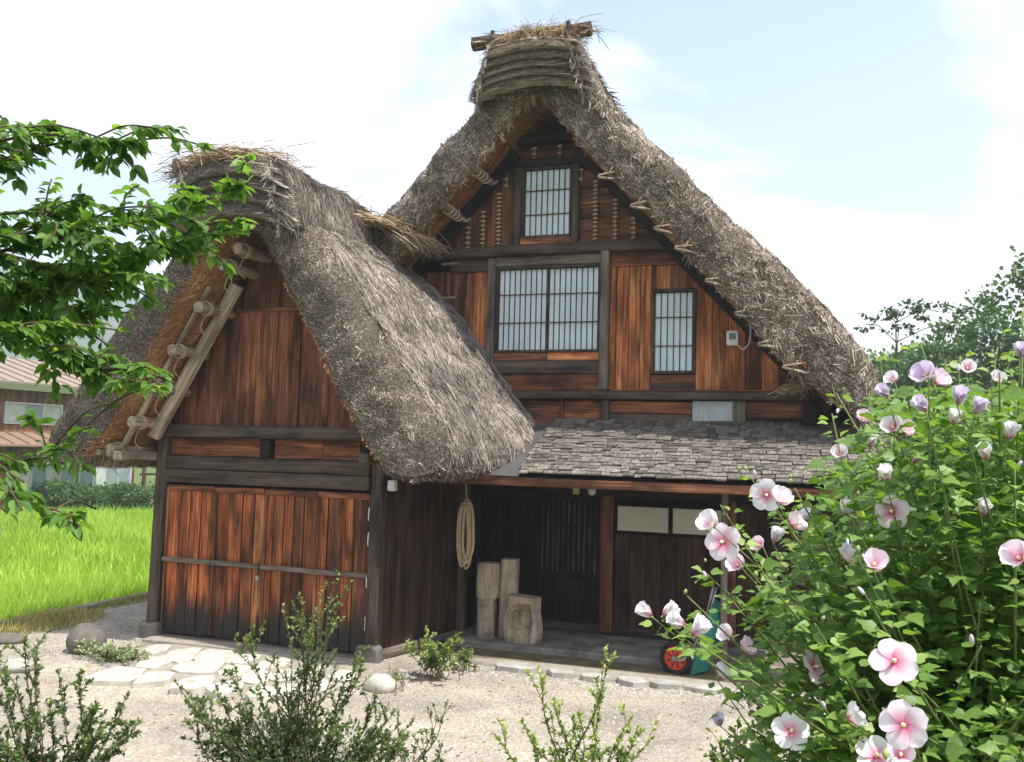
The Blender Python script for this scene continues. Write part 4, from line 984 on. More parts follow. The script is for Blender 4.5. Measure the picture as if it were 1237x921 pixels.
# ------------------------------------------------------------------ things at the entrance
FZ = .11
def timber(name, c, w, d, h, seed, label, hollow=False, lean=0.0):
    rr = random.Random(seed); nu, nr = 18, 9; v = []; f = []
    for j in range(nr):
        z = h*j/(nr-1)
        for i in range(nu):
            a = 2*math.pi*i/nu; ca, sa = math.cos(a), math.sin(a); e = .75
            q = 1+.10*mnoise.noise((ca*1.2+seed, sa*1.2, z*1.8))+.05*mnoise.noise((ca*4+seed, sa*4, z*5))
            x = math.copysign(abs(ca)**e, ca)*w/2*q; y = math.copysign(abs(sa)**e, sa)*d/2*q
            if hollow:                                              # natural hollow facing the yard
                dx, dz = (x-.01)/(.10*w/.4), (z-h*.5)/(h*.34)
                k = max(0, 1-dx*dx-dz*dz)
                if sa < 0: y += .25*k**.6
                x *= 1+.10*math.sin(3.0*z/h*2+seed)
            if j in (0, nr-1): x *= .95; y *= .95
            v.append((x, y, z))
    for j in range(nr-1):
        for i in range(nu): f.append((j*nu+i, j*nu+(i+1) % nu, (j+1)*nu+(i+1) % nu, (j+1)*nu+i))
    f.append(tuple(range(nu-1, -1, -1))); f.append(tuple(range((nr-1)*nu, nr*nu)))
    o = obj(name, mk_mesh(name, v, f, M['stump'], not hollow and False), None, T(c) @ Matrix.Rotation(lean, 4, 'Y')); return tag(o, label, 'log')
timber('timber_block', (-4.20, 11.42, FZ), .25, .22, .50, 3, 'lower wooden block under another beside the barn wall')
timber('timber_block', (-4.19, 11.42, FZ+.505), .30, .24, .46, 4, 'wooden block stacked on top of a lower one beside the barn wall')
timber('tall_timber', (-3.93, 11.52, FZ), .25, .22, 1.02, 5, 'tallest upright timber standing behind the hollow stump')
timber('hollow_stump', (-3.68, 11.34, FZ), .50, .26, .58, 6, 'pale stump slab with a dark natural hollow by the entrance', True, .04)

# hanging rope coil
rp = thing('rope_coil', (-4.36, 11.0, 1.0), 'long coil of straw rope hanging beside the barn wall', 'rope')
gg = Geo()
for k in range(17):
    ox, oy = random.uniform(-.05, .05), random.uniform(-.05, .05); zb = random.uniform(1.02, 1.15)
    gg.add(*tube_geo(catmull([(-4.36+ox*.3, 11.0+oy*.3, 1.92), (-4.36-.06+ox, 11.0+oy, 1.75), (-4.36-.075+ox, 11.0+oy, 1.4), (-4.36-.05+ox, 11.0+oy, zb+.1), (-4.36+ox, 11.0+oy, zb), (-4.36+.06+ox, 11.0+oy, zb+.12), (-4.36+.07+ox, 11.0+oy, 1.45), (-4.36+.045+ox, 11.0+oy, 1.78), (-4.36+ox*.3, 11.0+oy*.3, 1.93)], 4), .013, 6, .12))
gg.obj('strands', M['rope'], rp)
gg = Geo(); gg.add(*tube_geo([(-4.36, 11.0, 1.9), (-4.39, 11.0, 2.16), (-4.40, 11.02, 2.4)], .008, 5)); gg.obj('hanging_cord', M['rope'], rp)
gg = Geo(); gg.add(*tube_geo([(-4.36+.07*math.cos(t), 11.0+.06*math.sin(t), 1.80+.006*t) for t in np.linspace(0, 12.5, 30)], .011, 5)); gg.obj('binding', M['rope'], rp)

# meter box on the gable
mb = thing('meter_box', (-1.10, 11.93, 4.07), 'small white electric box with cable on orange wall boards', 'meter box')
board('case', (-1.12, 11.93, 4.07), .19, .15, .09, M['white_box'], mb, 'z', 0, .012); board('window_glass', (-1.12, 11.882, 4.09), .08, .08, .012, M['lens'], mb)
gg = Geo(); gg.add(*tube_geo(catmull([onplane(891, 417, 1, 11.9), onplane(898, 422, 1, 11.88), onplane(906, 412, 1, 11.86), onplane(907, 388, 1, 11.8), onplane(912, 377, 1, 11.7)], 5), .012, 6)); gg.obj('cable', M['cable'], mb)
o = board('paper_charm', onplane(696, 592, 1, 12.16), .12, .09, .02, M['yellow'], None); tag(o, 'small yellowed paper charm fixed above the entrance door', 'charm')
gg = Geo(); q = onplane(716, 593, 1, 12.16)
o = obj('wall_lamp', mk_mesh('wall_lamp', *tube_geo([(0, .03, 0), (0, 0, 0), (0, -.05, -.005), (0, -.08, -.01), (0, -.095, -.01)], [.03, .045, .06, .045, .01], 12), M['white_box'], True), None, T(q)); tag(o, 'small round pale lamp on the dark lintel beside the paper charm', 'lamp')

# wheelbarrow, seen from the front, leaning by the porch post
wb = thing('wheelbarrow', (-1.45, 10.95, .02), 'green wheelbarrow with a red spoked wheel parked under the porch eave', 'wheelbarrow')
wc = Vector((-1.63, 10.82, .21)); WA = Matrix.Rotation(R(-14), 4, 'Z')
def ringgeo(R0, r0, n=28, k=8): 
    v, f = [], []
    for i in range(n):
        a = 2*math.pi*i/n
        for j in range(k):
            b = 2*math.pi*j/k; rr = R0+r0*math.cos(b); v.append((rr*math.cos(a), r0*1.1*math.sin(b), rr*math.sin(a)))
    for i in range(n):
        for j in range(k): f.append((i*k+j, i*k+(j+1) % k, ((i+1) % n)*k+(j+1) % k, ((i+1) % n)*k+j))
    return v, f
wheel = obj('wheel', mk_mesh('wheel', *tube_geo([(0, -.05, 0), (0, .05, 0)], .03, 12), M['steel']), wb, T(wc) @ WA)
obj('tyre', mk_mesh('tyre', *ringgeo(.165, .032), M['rubber'], True), wheel, T(wc) @ WA)
obj('rim', mk_mesh('rim', *ringgeo(.128, .013), M['red'], True), wheel, T(wc) @ WA)
sp_ = Geo()
for k in range(8):
    a = math.pi*2*k/8; d1, d2 = a-.28, a+.28
    sp_.add([(.022*math.cos(a), -.012, .022*math.sin(a)), (.125*math.cos(d1), -.008, .125*math.sin(d1)), (.125*math.cos(d2), -.008, .125*math.sin(d2)), (.022*math.cos(a), .012, .022*math.sin(a)), (.125*math.cos(d1), .004, .125*math.sin(d1)), (.125*math.cos(d2), .004, .125*math.sin(d2))],
            [(0, 1, 2), (5, 4, 3), (0, 3, 4, 1), (1, 4, 5, 2), (2, 5, 3, 0)])
sp = sp_.obj('spokes', M['red'], None, False); place(sp, T(wc) @ WA, wheel)
# tray standing up on its nose beside the wheel: a tapered pan on its side
tv = [(-.02, -.30, .02), (.10, -.34, .42), (.22, -.30, .80), (-.02, .30, .02), (.10, .34, .42), (.22, .30, .80), (.16, -.18, .06), (.26, -.2, .42), (.34, -.18, .74), (.16, .18, .06), (.26, .2, .42), (.34, .18, .74)]
tf = [(6, 7, 10, 9), (7, 8, 11, 10), (0, 1, 7, 6), (1, 2, 8, 7), (3, 9, 10, 4), (4, 10, 11, 5), (0, 6, 9, 3), (2, 5, 11, 8)]
tr = obj('tray', mk_mesh('tray', tv, tf, M['teal'], False), wb, T(-1.46, 11.08, .03) @ Matrix.Rotation(R(4), 4, 'Z'))
sm = tr.modifiers.new('thickness', 'SOLIDIFY'); sm.thickness = .012
gg = Geo(); gg.add(*tube_geo(catmull([(-1.63, 10.73, .21), (-1.5, 10.78, .24), (-1.3, 11.0, .62), (-1.22, 11.2, 1.0)], 4), .016, 8)); gg.obj('handle', M['steel'], wb)
gg = Geo(); gg.add(*tube_geo(catmull([(-1.63, 10.91, .21), (-1.5, 11.1, .24), (-1.35, 11.3, .62), (-1.28, 11.45, 1.0)], 4), .016, 8)); gg.obj('handle', M['steel'], wb)
gg = Geo(); gg.add(*tube_geo([(-1.36, 10.95, .45), (-1.34, 11.0, .03), (-1.30, 11.25, .03), (-1.33, 11.3, .5)], .014, 8)); gg.obj('leg', M['steel'], wb)

# ------------------------------------------------------------------ foliage tools
def leaf_tmpl(w=.5, fold=.12, curl=.12):
    """ovate leaf of length 1 along +x, width w, normal +z"""
    st = [(.14, .30), (.34, .49), (.56, .46), (.76, .27), (.89, .10)]; P = [(0, 0, 0)]; F = []
    for x, h in st: P += [(x, w*h, fold*h*2-curl*x*x), (x, 0, -curl*x*x), (x, -w*h, fold*h*2-curl*x*x)]
    P.append((1, 0, -curl)); F += [(0, 2, 1), (0, 3, 2)]
    for k in range(4):
        a = 1+3*k; F += [(a, a+1, a+4), (a, a+4, a+3), (a+1, a+2, a+5), (a+1, a+5, a+4)]
    F += [(13, 14, 16), (14, 15, 16)]
    return np.array(P, float), np.array(F)
def small_tmpl(w=.55):
    P = [(0, 0, 0), (.5, w*.5, .08), (1, 0, -.06), (.5, -w*.5, .08)]
    return np.array(P, float), np.array([(0, 1, 2), (0, 2, 3)])
def leaf_cloud(P, D, U, S, var, tmpl):
    """P base points, D direction, U up hint, S length"""
    t, F0 = tmpl; n = len(P)
    D = D/np.linalg.norm(D, axis=1)[:, None]
    Y = np.cross(U, D); Y /= np.linalg.norm(Y, axis=1)[:, None]+1e-9; Z = np.cross(D, Y)
    V = P[:, None, :] + S[:, None, None]*(t[None, :, 0, None]*D[:, None, :] + t[None, :, 1, None]*Y[:, None, :] + t[None, :, 2, None]*Z[:, None, :])
    F = (F0[None] + (np.arange(n)*len(t))[:, None, None]).reshape(-1, F0.shape[1])
    return V.reshape(-1, 3), F, np.repeat(var, len(t))
def unit(v): return v/np.linalg.norm(v, axis=-1)[..., None]
LEAFCOUNT = {}
def leaf_parts(P, D, U, S, var, tmpl, mat, parent, name, n_parts, key):
    """the leaves nearest the camera as parts, the rest one joined part"""
    order = np.argsort(np.linalg.norm(P-np.array([0, 0, CAM_H]), axis=1)/S)
    t, F0 = tmpl
    meshes = [mk_mesh(name, t.copy(), F0, mat, True, np.full(len(t), v)) for v in (.15, .35, .5, .65, .85)]
    lim = np.array([.25, .43, .58, .75, 9])
    for i in order[:n_parts]:
        d = Vector(D[i]).normalized(); y = Vector(U[i]).cross(d).normalized(); z = d.cross(y)
        m4 = Matrix((d, y, z)).transposed().to_4x4(); m4.translation = P[i]
        o = bpy.data.objects.new(name, meshes[int(np.searchsorted(lim, var[i]))]); col.objects.link(o)
        place(o, m4 @ Matrix.Scale(float(S[i]), 4), parent)
    r_ = order[n_parts:]
    V, F, A = leaf_cloud(P[r_], D[r_], U[r_], S[r_], var[r_], tmpl)
    o = obj('foliage', mk_mesh('foliage', V, F, mat, True, A), parent); o['kind'] = 'stuff'

# ------------------------------------------------------------------ cherry branch on the left
random.seed(41)
def topx(p):
    v = Vector(p)-Vector((0, 0, CAM_H)); d = v.dot(c_f); return PCX+FPX*v.dot(c_r)/d, PCY-FPX*v.dot(c_u)/d
def pruned(p):                                  # keep the boughs short of the barn doors and ridge
    x, y = topx(p)
    if x < -30: return False
    return x > 312 or (y > 345 and x > 225) or (y > 490 and x > 118) or y < 140
tree = thing('cherry_tree', (-3.4, 1.2, gz(-3.4, 1.2)), 'leafy cherry tree reaching its boughs across in front of the barn', 'tree')
gt = Geo(); base = Vector((-3.4, 1.2, .85))
gt.add(*tube_geo(catmull([base, (-3.35, 1.25, 1.8), (-3.42, 1.4, 2.7), (-3.3, 1.5, 3.6), (-3.2, 1.7, 4.6)], 5), [.15-.004*k for k in range(21)], 10, .05)); gt.obj('trunk', M['bark'], tree)
br = [([(-140, 330), (-40, 315), (70, 285), (190, 262), (300, 222)], 2.75, 60), ([(-140, 240), (-30, 205), (50, 178), (112, 168), (160, 172)], 2.7, 46),
      ([(-140, 390), (-20, 370), (90, 330), (190, 300), (300, 272)], 2.9, 70), ([(-140, 400), (-30, 400), (50, 425), (120, 452), (190, 468)], 2.6, 56),
      ([(-140, 520), (-40, 560), (20, 560), (62, 540), (105, 516)], 2.6, 16), ([(-140, 560), (-50, 590), (15, 600), (60, 618), (95, 636)], 2.5, 14),
      ([(-140, 300), (-30, 300), (60, 320), (130, 315), (215, 300)], 3.05, 60), ([(-140, 330), (-50, 330), (10, 345), (60, 350), (150, 340)], 2.9, 56),
      ([(-140, 200), (-60, 190), (-10, 175), (10, 160), (22, 150)], 2.6, 10), ([(-140, 350), (-60, 345), (10, 370), (70, 390), (120, 375)], 3.1, 60),
      ([(-140, 270), (-40, 262), (60, 255), (140, 262), (240, 250)], 3.1, 46), ([(-140, 270), (-60, 280), (0, 290), (60, 270), (130, 292)], 2.7, 46)]
LP, LD, LU, LS, LV = [], [], [], [], []
for bi, (pp, d0, nl) in enumerate(br):
    pts = catmull([Vector((-3.3, 1.5, 2.2+.12*bi))] + [pd(x, y, d0+random.uniform(-.12, .12)) for x, y in pp], 7)
    gb = Geo(); gb.add(*tube_geo(pts, [max(.0028, .013*(1-k/len(pts))**1.2) for k in range(len(pts))], 6, .08))
    L0 = int(len(pts)*.14)
    twigs = [pts[L0:]]
    for t in range(24):
        k = random.randrange(L0, len(pts)-1); p = pts[k]; dr = (pts[min(k+3, len(pts)-1)]-pts[max(0, k-3)]).normalized()
        side = Vector((random.gauss(0, .5), random.gauss(0, .5), random.gauss(.05, .38)))
        q = p + (dr*.6+side)*random.uniform(.12, .26)
        if pruned(q): continue
        tp = catmull([p, (p+q)/2+Vector((0, 0, .015)), q+Vector((0, 0, -.02))], 4); gb.add(*tube_geo(tp, [.003]*len(tp), 5)); twigs.append(tp)
    gb.obj('branch', M['bark'], tree)
    for k in range(int(nl*13)):
        tw = random.choice(twigs) if random.random() < .78 else twigs[0]
        u = random.random()**.7*(len(tw)-1.001); i = int(u); p = tw[i].lerp(tw[i+1], u-i)
        dr = (tw[i+1]-tw[i]).normalized()
        s_ = Vector((random.gauss(0, 1), random.gauss(0, 1), random.gauss(-.25, .35)))
        d = (dr*.55+s_*.6).normalized(); d.z -= .12
        if pruned(p+d*.05): continue
        LP.append(p+s_*.006); LD.append(d); LU.append(Vector((random.gauss(0, .45), random.gauss(0, .45), 1)))
        LS.append(random.uniform(.030, .058)); LV.append(min(1, max(0, random.gauss(.42, .16)+(.22 if pp[-1][0] > 200 and p.x > -1.9 else 0))))
leaf_parts(np.array([tuple(p) for p in LP]), np.array([tuple(p) for p in LD]), np.array([tuple(p) for p in LU]), np.array(LS), np.array(LV), leaf_tmpl(.52, .10, .2), M['leaf_cherry'], tree, 'leaf', 290, 'c')

# ------------------------------------------------------------------ rose of Sharon on the right
random.seed(52)
hb_base = Vector((.42, 3.05, gz(.42, 3.05)))
hib = thing('rose_of_sharon', hb_base, 'tall rose of Sharon bush covered in pink and white flowers', 'bush')
def petal_mesh(mat, open_, size=1.0, seed=0):
    """one petal: base at the origin, growing along +x, facing +z"""
    rr = random.Random(seed); nu, nv_ = 7, 6; V, A, F = [], [], []
    for i in range(nu):
        u = i/(nu-1); w = .50*math.sin(min(1, .18+u*.86)*math.pi*.62)**1.1*(1-.28*max(0, u-.8)/.2)
        for j in range(nv_):
            s = 2*j/(nv_-1)-1
            edge = max(0, u-.55)
            x = u*(1-.10*s*s*u) + .07*rr.uniform(-1, 1)*edge; y = s*w*1.02
            z = open_*u*u*.5 - .22*u**3*(1-open_) + .10*math.sin(s*5+seed)*edge + .10*s*s*u*.6 + .03*rr.uniform(-1, 1)*edge
            V.append((x, y, z)); A.append(u)
    for i in range(nu-1):
        for j in range(nv_-1): F.append((i*nv_+j, (i+1)*nv_+j, (i+1)*nv_+j+1, i*nv_+j+1))
    return mk_mesh('petal', V, F, mat, True, A)
PET = {}
for c_, mn in (('p', 'petal_pink'), ('w', 'petal_white'), ('l', 'petal_lilac')):
    for op in (0, 1, 2): PET[c_, op] = [petal_mesh(M[mn], (.12, .75, 1.9)[op], 1, s) for s in range(3)]
cv, cf = [], []
for k in range(6):
    a = 2*math.pi*k/6; cv += [(.05*math.cos(a), .05*math.sin(a), -.22), (.12*math.cos(a), .12*math.sin(a), -.06), (.09*math.cos(a), .09*math.sin(a), .03)]
for k in range(6):
    j = (k+1) % 6; cf += [(3*k, 3*j, 3*j+1, 3*k+1), (3*k+1, 3*j+1, 3*j+2, 3*k+2)]
cf.append((0, 3, 6, 9, 12, 15))
CAL = mk_mesh('calyx', cv, cf, M['bud'], True)
STA = mk_mesh('stamen', *tube_geo([(0, 0, -.02), (0, 0, .12), (.02, 0, .24), (.03, 0, .36), (.03, 0, .42)], [.05, .085, .10, .085, .03], 9, .22), M['stamen'], False)
BUD = mk_mesh('bud', *tube_geo([(0, 0, -.3), (0, 0, 0), (0, 0, .35), (0, 0, .65), (0, 0, .82)], [.1, .3, .36, .2, .03], 8, .06), M['bud'], True)
BUDL = mk_mesh('bud', *tube_geo([(0, 0, -.3), (0, 0, 0), (0, 0, .5), (0, 0, 1.0), (0, 0, 1.25)], [.12, .3, .33, .26, .05], 8, .08), M['petal_lilac'], True, [1]*40)
twp = []
def stem_to(p, r=.0045, mid=None, bow=.12):
    q = hb_base + Vector((random.gauss(0, .13), random.gauss(0, .16), 0)); d = p-q
    m1 = q + d*.33 + Vector((0, 0, d.length*bow))-Vector((d.x, d.y, 0))*.12; m2 = q + d*.7 + Vector((0, 0, d.length*bow*.7))
    pts = catmull([q, m1, m2, p], 6)
    sg = Geo(); sg.add(*tube_geo(pts, [r*(1.7-1.25*k/len(pts)) for k in range(len(pts))], 6, .05)); sg.obj('stem', M['stem_green'], hib); twp.append(pts); return pts
camp = Vector((0, 0, CAM_H))
FL = [(1080,800,56,'p',0,0),(982,806,43,'p',0,.5),(1092,876,58,'p',0,-.1),(955,884,46,'w',0,.2),(1024,869,42,'w',1,.8),(1078,619,42,'p',0,-.2),(1058,914,50,'w',0,.3),(1088,914,44,'p',1,.0),
      (874,655,46,'p',0,-.3),(862,636,40,'w',1,-.6),(1055,684,40,'p',1,.3),(1018,674,36,'w',1,.4),(893,684,32,'p',1,-.5),(926,598,40,'w',0,-.2),(940,606,36,'w',1,.4),(955,634,36,'p',1,.7),
      (787,745,24,'w',2,-1.2),(801,744,24,'w',2,1.0),(826,757,26,'w',2,-1.0),(836,768,30,'w',2,.8),(882,768,30,'w',1,-.6),(897,784,30,'p',1,.6),(868,818,34,'w',1,.6),
      (1120,456,40,'l',1,-.4),(1130,462,34,'p',1,.5),(1157,488,26,'l',2,.3),(1118,497,26,'l',2,-.8),(1152,512,24,'w',2,.2),(1168,446,24,'w',1,.2),(1080,460,24,'w',1,-.5),(1072,480,22,'l',2,-.5),
      (1234,676,48,'p',1,-.6),(1186,622,24,'w',2,.3),(1190,554,24,'w',2,-.4),(1016,551,28,'w',1,-.2),(1042,508,26,'p',1,.3),(1080,518,34,'w',1,-.3),(1092,522,30,'p',1,.5),(1070,580,24,'w',2,.1),
      (1218,530,24,'w',2,.4),(1024,622,22,'w',2,-.3),(1178,500,24,'l',2,.6),(1051,540,20,'w',2,.2),(920,660,26,'p',1,-.7),(935,655,22,'w',2,.3),(975,630,20,'w',2,0),
      (1203,461,26,'w',1,.3),(1232,432,22,'l',2,.2),(1104,560,20,'w',2,.2),(870,876,20,'l',2,-.2),(905,853,18,'l',2,.5)]
FL += [(random.uniform(1255, 1440), random.uniform(430, 900), random.uniform(24, 40), random.choice('pwwl'), random.choice((0, 1, 1, 2)), random.uniform(-.8, .8)) for _ in range(16)]
for i, (px, py, dm, c_, op, side) in enumerate(FL):
    real = .092 if op == 0 else (.078 if op == 1 else .05)
    depth = min(3.7, max(1.75, real*FPX/dm)); p = pd(px, py, depth)
    s = dm*depth/FPX/2*(.95 if op == 0 else 1.0 if op == 1 else 1.15)
    look = (camp-p).normalized()
    ax = look + c_r*side*1.2 + Vector((0, 0, (.12, .55, 1.1)[op])) + Vector((random.gauss(0, .12), random.gauss(0, .12), random.gauss(0, .1)))
    if side: ax -= look*min(.75, abs(side)*.8)
    ax.normalize()
    Mf = T(p) @ ax.to_track_quat('Z', 'Y').to_matrix().to_4x4() @ Matrix.Rotation(random.uniform(0, 6.28), 4, 'Z') @ Matrix.Scale(s, 4)
    fo = bpy.data.objects.new('flower', CAL); col.objects.link(fo); place(fo, Mf, hib)
    for k in range(5):
        o = bpy.data.objects.new('petal', random.choice(PET[c_, op])); col.objects.link(o)
        up = (.16, .55, 1.05)[op]+random.uniform(-.06, .06)
        place(o, Mf @ Matrix.Rotation(2*math.pi*k/5+random.uniform(-.08, .08), 4, 'Z') @ Matrix.Rotation(-up, 4, 'Y') @ T(.06, 0, .012*(k % 2)) @ Matrix.Rotation(.12, 4, 'X'), fo)
    if op < 2:
        o = bpy.data.objects.new('stamen', STA); col.objects.link(o); place(o, Mf, fo)
    stem_to(p - ax*s*.2, .003)
def inpoly(x, y, poly):
    c = False; j = len(poly)-1
    for i in range(len(poly)):
        (xi, yi), (xj, yj) = poly[i], poly[j]
        if (yi > y) != (yj > y) and x < (xj-xi)*(y-yi)/(yj-yi)+xi: c = not c
        j = i
    return c
poly = [(880, 990), (905, 850), (880, 800), (900, 740), (935, 690), (975, 640), (985, 560), (1030, 530), (1060, 470), (1080, 440), (1150, 455), (1200, 420), (1400, 390), (1460, 990)]
ends = []
while len(ends) < 105:
    x, y = random.uniform(880, 1440), random.uniform(425, 960)
    if inpoly(x, y, poly): ends.append((x, y))
ends += [(1112, 415), (1063, 430), (1236, 372), (1205, 420), (1010, 475), (1005, 500), (960, 590), (905, 575), (850, 690), (870, 610), (925, 700), (880, 720), (905, 880), (830, 720), (1160, 430), (1142, 436)]
bo = []
for x, y in ends:
    f = (y-420)/500
    dep = random.uniform(2.1, 3.7) - .5*max(0, f)*random.random()
    p = pd(x, y, dep); pts = stem_to(p, .0042)
    bo.append(p)
for p in bo:
    for k in range(random.randint(1, 3)):
        s = random.uniform(.010, .017); o = bpy.data.objects.new('bud', BUD if random.random() < .85 else BUDL); col.objects.link(o)
        place(o, T(p+Vector((random.gauss(0, .02), random.gauss(0, .02), random.gauss(.0, .02)))) @ Vector((random.gauss(0, .4), random.gauss(0, .4), 1)).to_track_quat('Z', 'Y').to_matrix().to_4x4() @ Matrix.Scale(s, 4), hib)
LP, LD, LU, LS, LV = [], [], [], [], []
for ti, pts in enumerate(twp):
    nl = 48
    for k in range(nl):
        u = (.30+.70*random.random())*(len(pts)-1.001); i = int(u); p = pts[i].lerp(pts[i+1], u-i); tipf = u/len(pts)
        a = random.uniform(0, 6.28); d = Vector((math.cos(a), math.sin(a), random.gauss(.05, .3)))
        off = d*random.uniform(.01, .10)*(1.3-tipf)
        LP.append(p+off); LD.append(d); LU.append(Vector((random.gauss(0, .5), random.gauss(-.25, .5), 1)))
        LS.append(random.uniform(.03, .058)*(1.12-.45*max(0, tipf-.6)/.4)); LV.append(min(1, max(0, random.gauss(.40+.25*max(0, tipf-.6)/.4, .17))))
while len(LP) < 18500:                         # inner leafy body
    x, y = random.uniform(900, 1460), random.uniform(470, 1000)
    if not inpoly(x, y, poly) or random.random() > .25+.75*min(1, max(0, (x-940)/130)): continue
    LP.append(pd(x, y, random.uniform(2.25, 3.6))); a = random.uniform(0, 6.28); LD.append(Vector((math.cos(a), math.sin(a), random.gauss(-.05, .3))))
    LU.append(Vector((random.gauss(0, .5), random.gauss(-.25, .5), 1))); LS.append(random.uniform(.034, .06)); LV.append(min(1, max(0, random.gauss(.36, .16))))
keep = []
FP = [(Vector(WM[o].translation)-camp, .5*(WM[o].to_scale().x)*1.6) for o in list(WM) if o.name.startswith('flower') and o.parent == hib]
for i, p in enumerate(LP):
    v = Vector(p)-camp; dv_ = v.length
    keep.append(not any(dv_ < f.length+.02 and (v*(f.length/dv_)-f).length < r_*1.25 for f, r_ in FP))
LP, LD, LU, LS, LV = [[x for x, k in zip(L_, keep) if k] for L_ in (LP, LD, LU, LS, LV)]
P_ = np.array([tuple(p) for p in LP])
def hib_tmpl():
    P = [(0, 0, 0), (.18, .34, .05), (.22, 0, -.01), (.18, -.34, .05), (.45, .40, .06), (.5, 0, 0), (.45, -.40, .06), (.62, .20, .03), (.62, -.20, .03), (1, 0, -.12), (.74, .17, .0), (.74, -.17, .0)]
    F = [(0, 2, 1), (0, 3, 2), (1, 2, 5), (1, 5, 4), (2, 3, 6), (2, 6, 5), (4, 5, 7), (5, 6, 8), (7, 5, 10), (5, 8, 11), (10, 5, 9), (5, 11, 9)]
    return np.array(P, float), np.array(F)
leaf_parts(P_, np.array([tuple(p) for p in LD]), np.array([tuple(p) for p in LU]), np.array(LS), np.array(LV), hib_tmpl(), M['leaf_hib'], hib, 'leaf', 290, 'h')

# ------------------------------------------------------------------ small-leaved shrubs
random.seed(63)
def shrub(name, base, tips, label, mat='leaf_box', leaf=(.018, .034), per=60, fill=0, fillc=None, fillr=None, group=None, stem=.0035, spread=.35, bright=0.0):
    b = Vector(base); b.z = gz(b.x, b.y)-.02
    o = thing(name, b, label, 'shrub', group); g_ = Geo(); LP, LD, LV = [], [], []
    for p in tips:
        q = b+Vector((random.gauss(0, .10), random.gauss(0, .10), 0)); d = p-q
        pts = catmull([q, q+d*.4+Vector((-d.x, -d.y, 0))*.15+Vector((random.gauss(0, .03), random.gauss(0, .03), 0)), q+d*.75+Vector((random.gauss(0, .02), random.gauss(0, .02), 0)), p], 6)
        g_.add(*tube_geo(pts, [stem*(1.6-1.2*k/len(pts)) for k in range(len(pts))], 5, .05, False)); tw = [(pts, 1.0)]
        for t in range(5):
            i = random.randrange(len(pts)//3, len(pts)-2); dr = (pts[i+1]-pts[i]).normalized()
            s_ = Vector((random.gauss(0, 1), random.gauss(0, 1), random.gauss(.3, .4))).normalized()
            e_ = pts[i]+(dr*.8+s_*spread*2)*d.length*random.uniform(.08, .2)
            tp = [pts[i].lerp(e_, x/4)+Vector((0, 0, .02*math.sin(x/4*3))) for x in range(5)]
            g_.add(*tube_geo(tp, stem*.5, 4, 0, False)); tw.append((tp, .6))
        for k in range(per):
            tp, _ = random.choice(tw) if random.random() < .7 else tw[0]
            u = (random.random()**.7)*(len(tp)-1.001) if tp is not pts else (.35+.65*random.random())*(len(tp)-1.001)
            i = int(u); pp = tp[i].lerp(tp[i+1], u-i); dr = (tp[i+1]-tp[i]).normalized()
            dd = (dr*.7+Vector((random.gauss(0, .6), random.gauss(0, .6), random.gauss(.15, .5)))).normalized()
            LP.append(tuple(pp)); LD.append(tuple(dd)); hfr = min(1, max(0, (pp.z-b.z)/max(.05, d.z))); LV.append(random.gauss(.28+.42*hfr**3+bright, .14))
    for k in range(fill):
        v = np.array([random.gauss(0, 1) for _ in range(3)]); v /= np.linalg.norm(v); v *= random.random()**.45
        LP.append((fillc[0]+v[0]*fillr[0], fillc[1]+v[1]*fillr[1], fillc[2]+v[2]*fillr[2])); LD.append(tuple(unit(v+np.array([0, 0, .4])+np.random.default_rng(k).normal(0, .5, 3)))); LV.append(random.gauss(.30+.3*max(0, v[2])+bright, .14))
    g_.obj('twigs', M['twig'], o, kind='stuff')
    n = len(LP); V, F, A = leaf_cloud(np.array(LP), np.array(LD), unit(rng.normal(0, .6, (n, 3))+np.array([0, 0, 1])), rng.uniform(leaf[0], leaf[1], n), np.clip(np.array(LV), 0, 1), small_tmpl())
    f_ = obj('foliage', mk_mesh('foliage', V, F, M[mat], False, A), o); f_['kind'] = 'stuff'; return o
def tips_px(lst, d, jd=.25): return [pd(x, y, d+random.uniform(-jd, jd)) for x, y in lst]
def rtips(x0, x1, y0, y1, n): return [(random.uniform(x0, x1), random.uniform(y0, y1)) for _ in range(n)]
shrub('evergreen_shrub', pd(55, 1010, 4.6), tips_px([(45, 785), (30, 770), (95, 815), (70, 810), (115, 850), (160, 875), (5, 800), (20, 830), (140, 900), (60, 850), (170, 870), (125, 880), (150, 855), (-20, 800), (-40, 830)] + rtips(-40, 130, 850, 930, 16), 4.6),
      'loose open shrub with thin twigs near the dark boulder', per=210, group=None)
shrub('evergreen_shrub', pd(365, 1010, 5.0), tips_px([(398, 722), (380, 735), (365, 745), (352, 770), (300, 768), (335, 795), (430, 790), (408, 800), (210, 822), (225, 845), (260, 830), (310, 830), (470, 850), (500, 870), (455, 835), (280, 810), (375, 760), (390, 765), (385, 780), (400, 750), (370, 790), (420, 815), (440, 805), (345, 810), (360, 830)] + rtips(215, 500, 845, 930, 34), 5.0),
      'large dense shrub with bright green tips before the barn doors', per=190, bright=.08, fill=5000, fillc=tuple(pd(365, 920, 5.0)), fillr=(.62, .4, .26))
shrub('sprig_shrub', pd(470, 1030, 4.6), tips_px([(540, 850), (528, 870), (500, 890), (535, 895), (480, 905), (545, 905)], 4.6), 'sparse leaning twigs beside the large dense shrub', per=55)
shrub('young_shrub', pd(690, 1040, 4.4), tips_px([(734, 800), (728, 830), (655, 820), (668, 850), (630, 870), (765, 865), (790, 890), (700, 860), (715, 870), (600, 890), (645, 890), (770, 880), (690, 895), (720, 900), (750, 905)], 4.4), 'airy young shrub of upright yellow-green sprigs on the gravel', per=170, bright=.16)
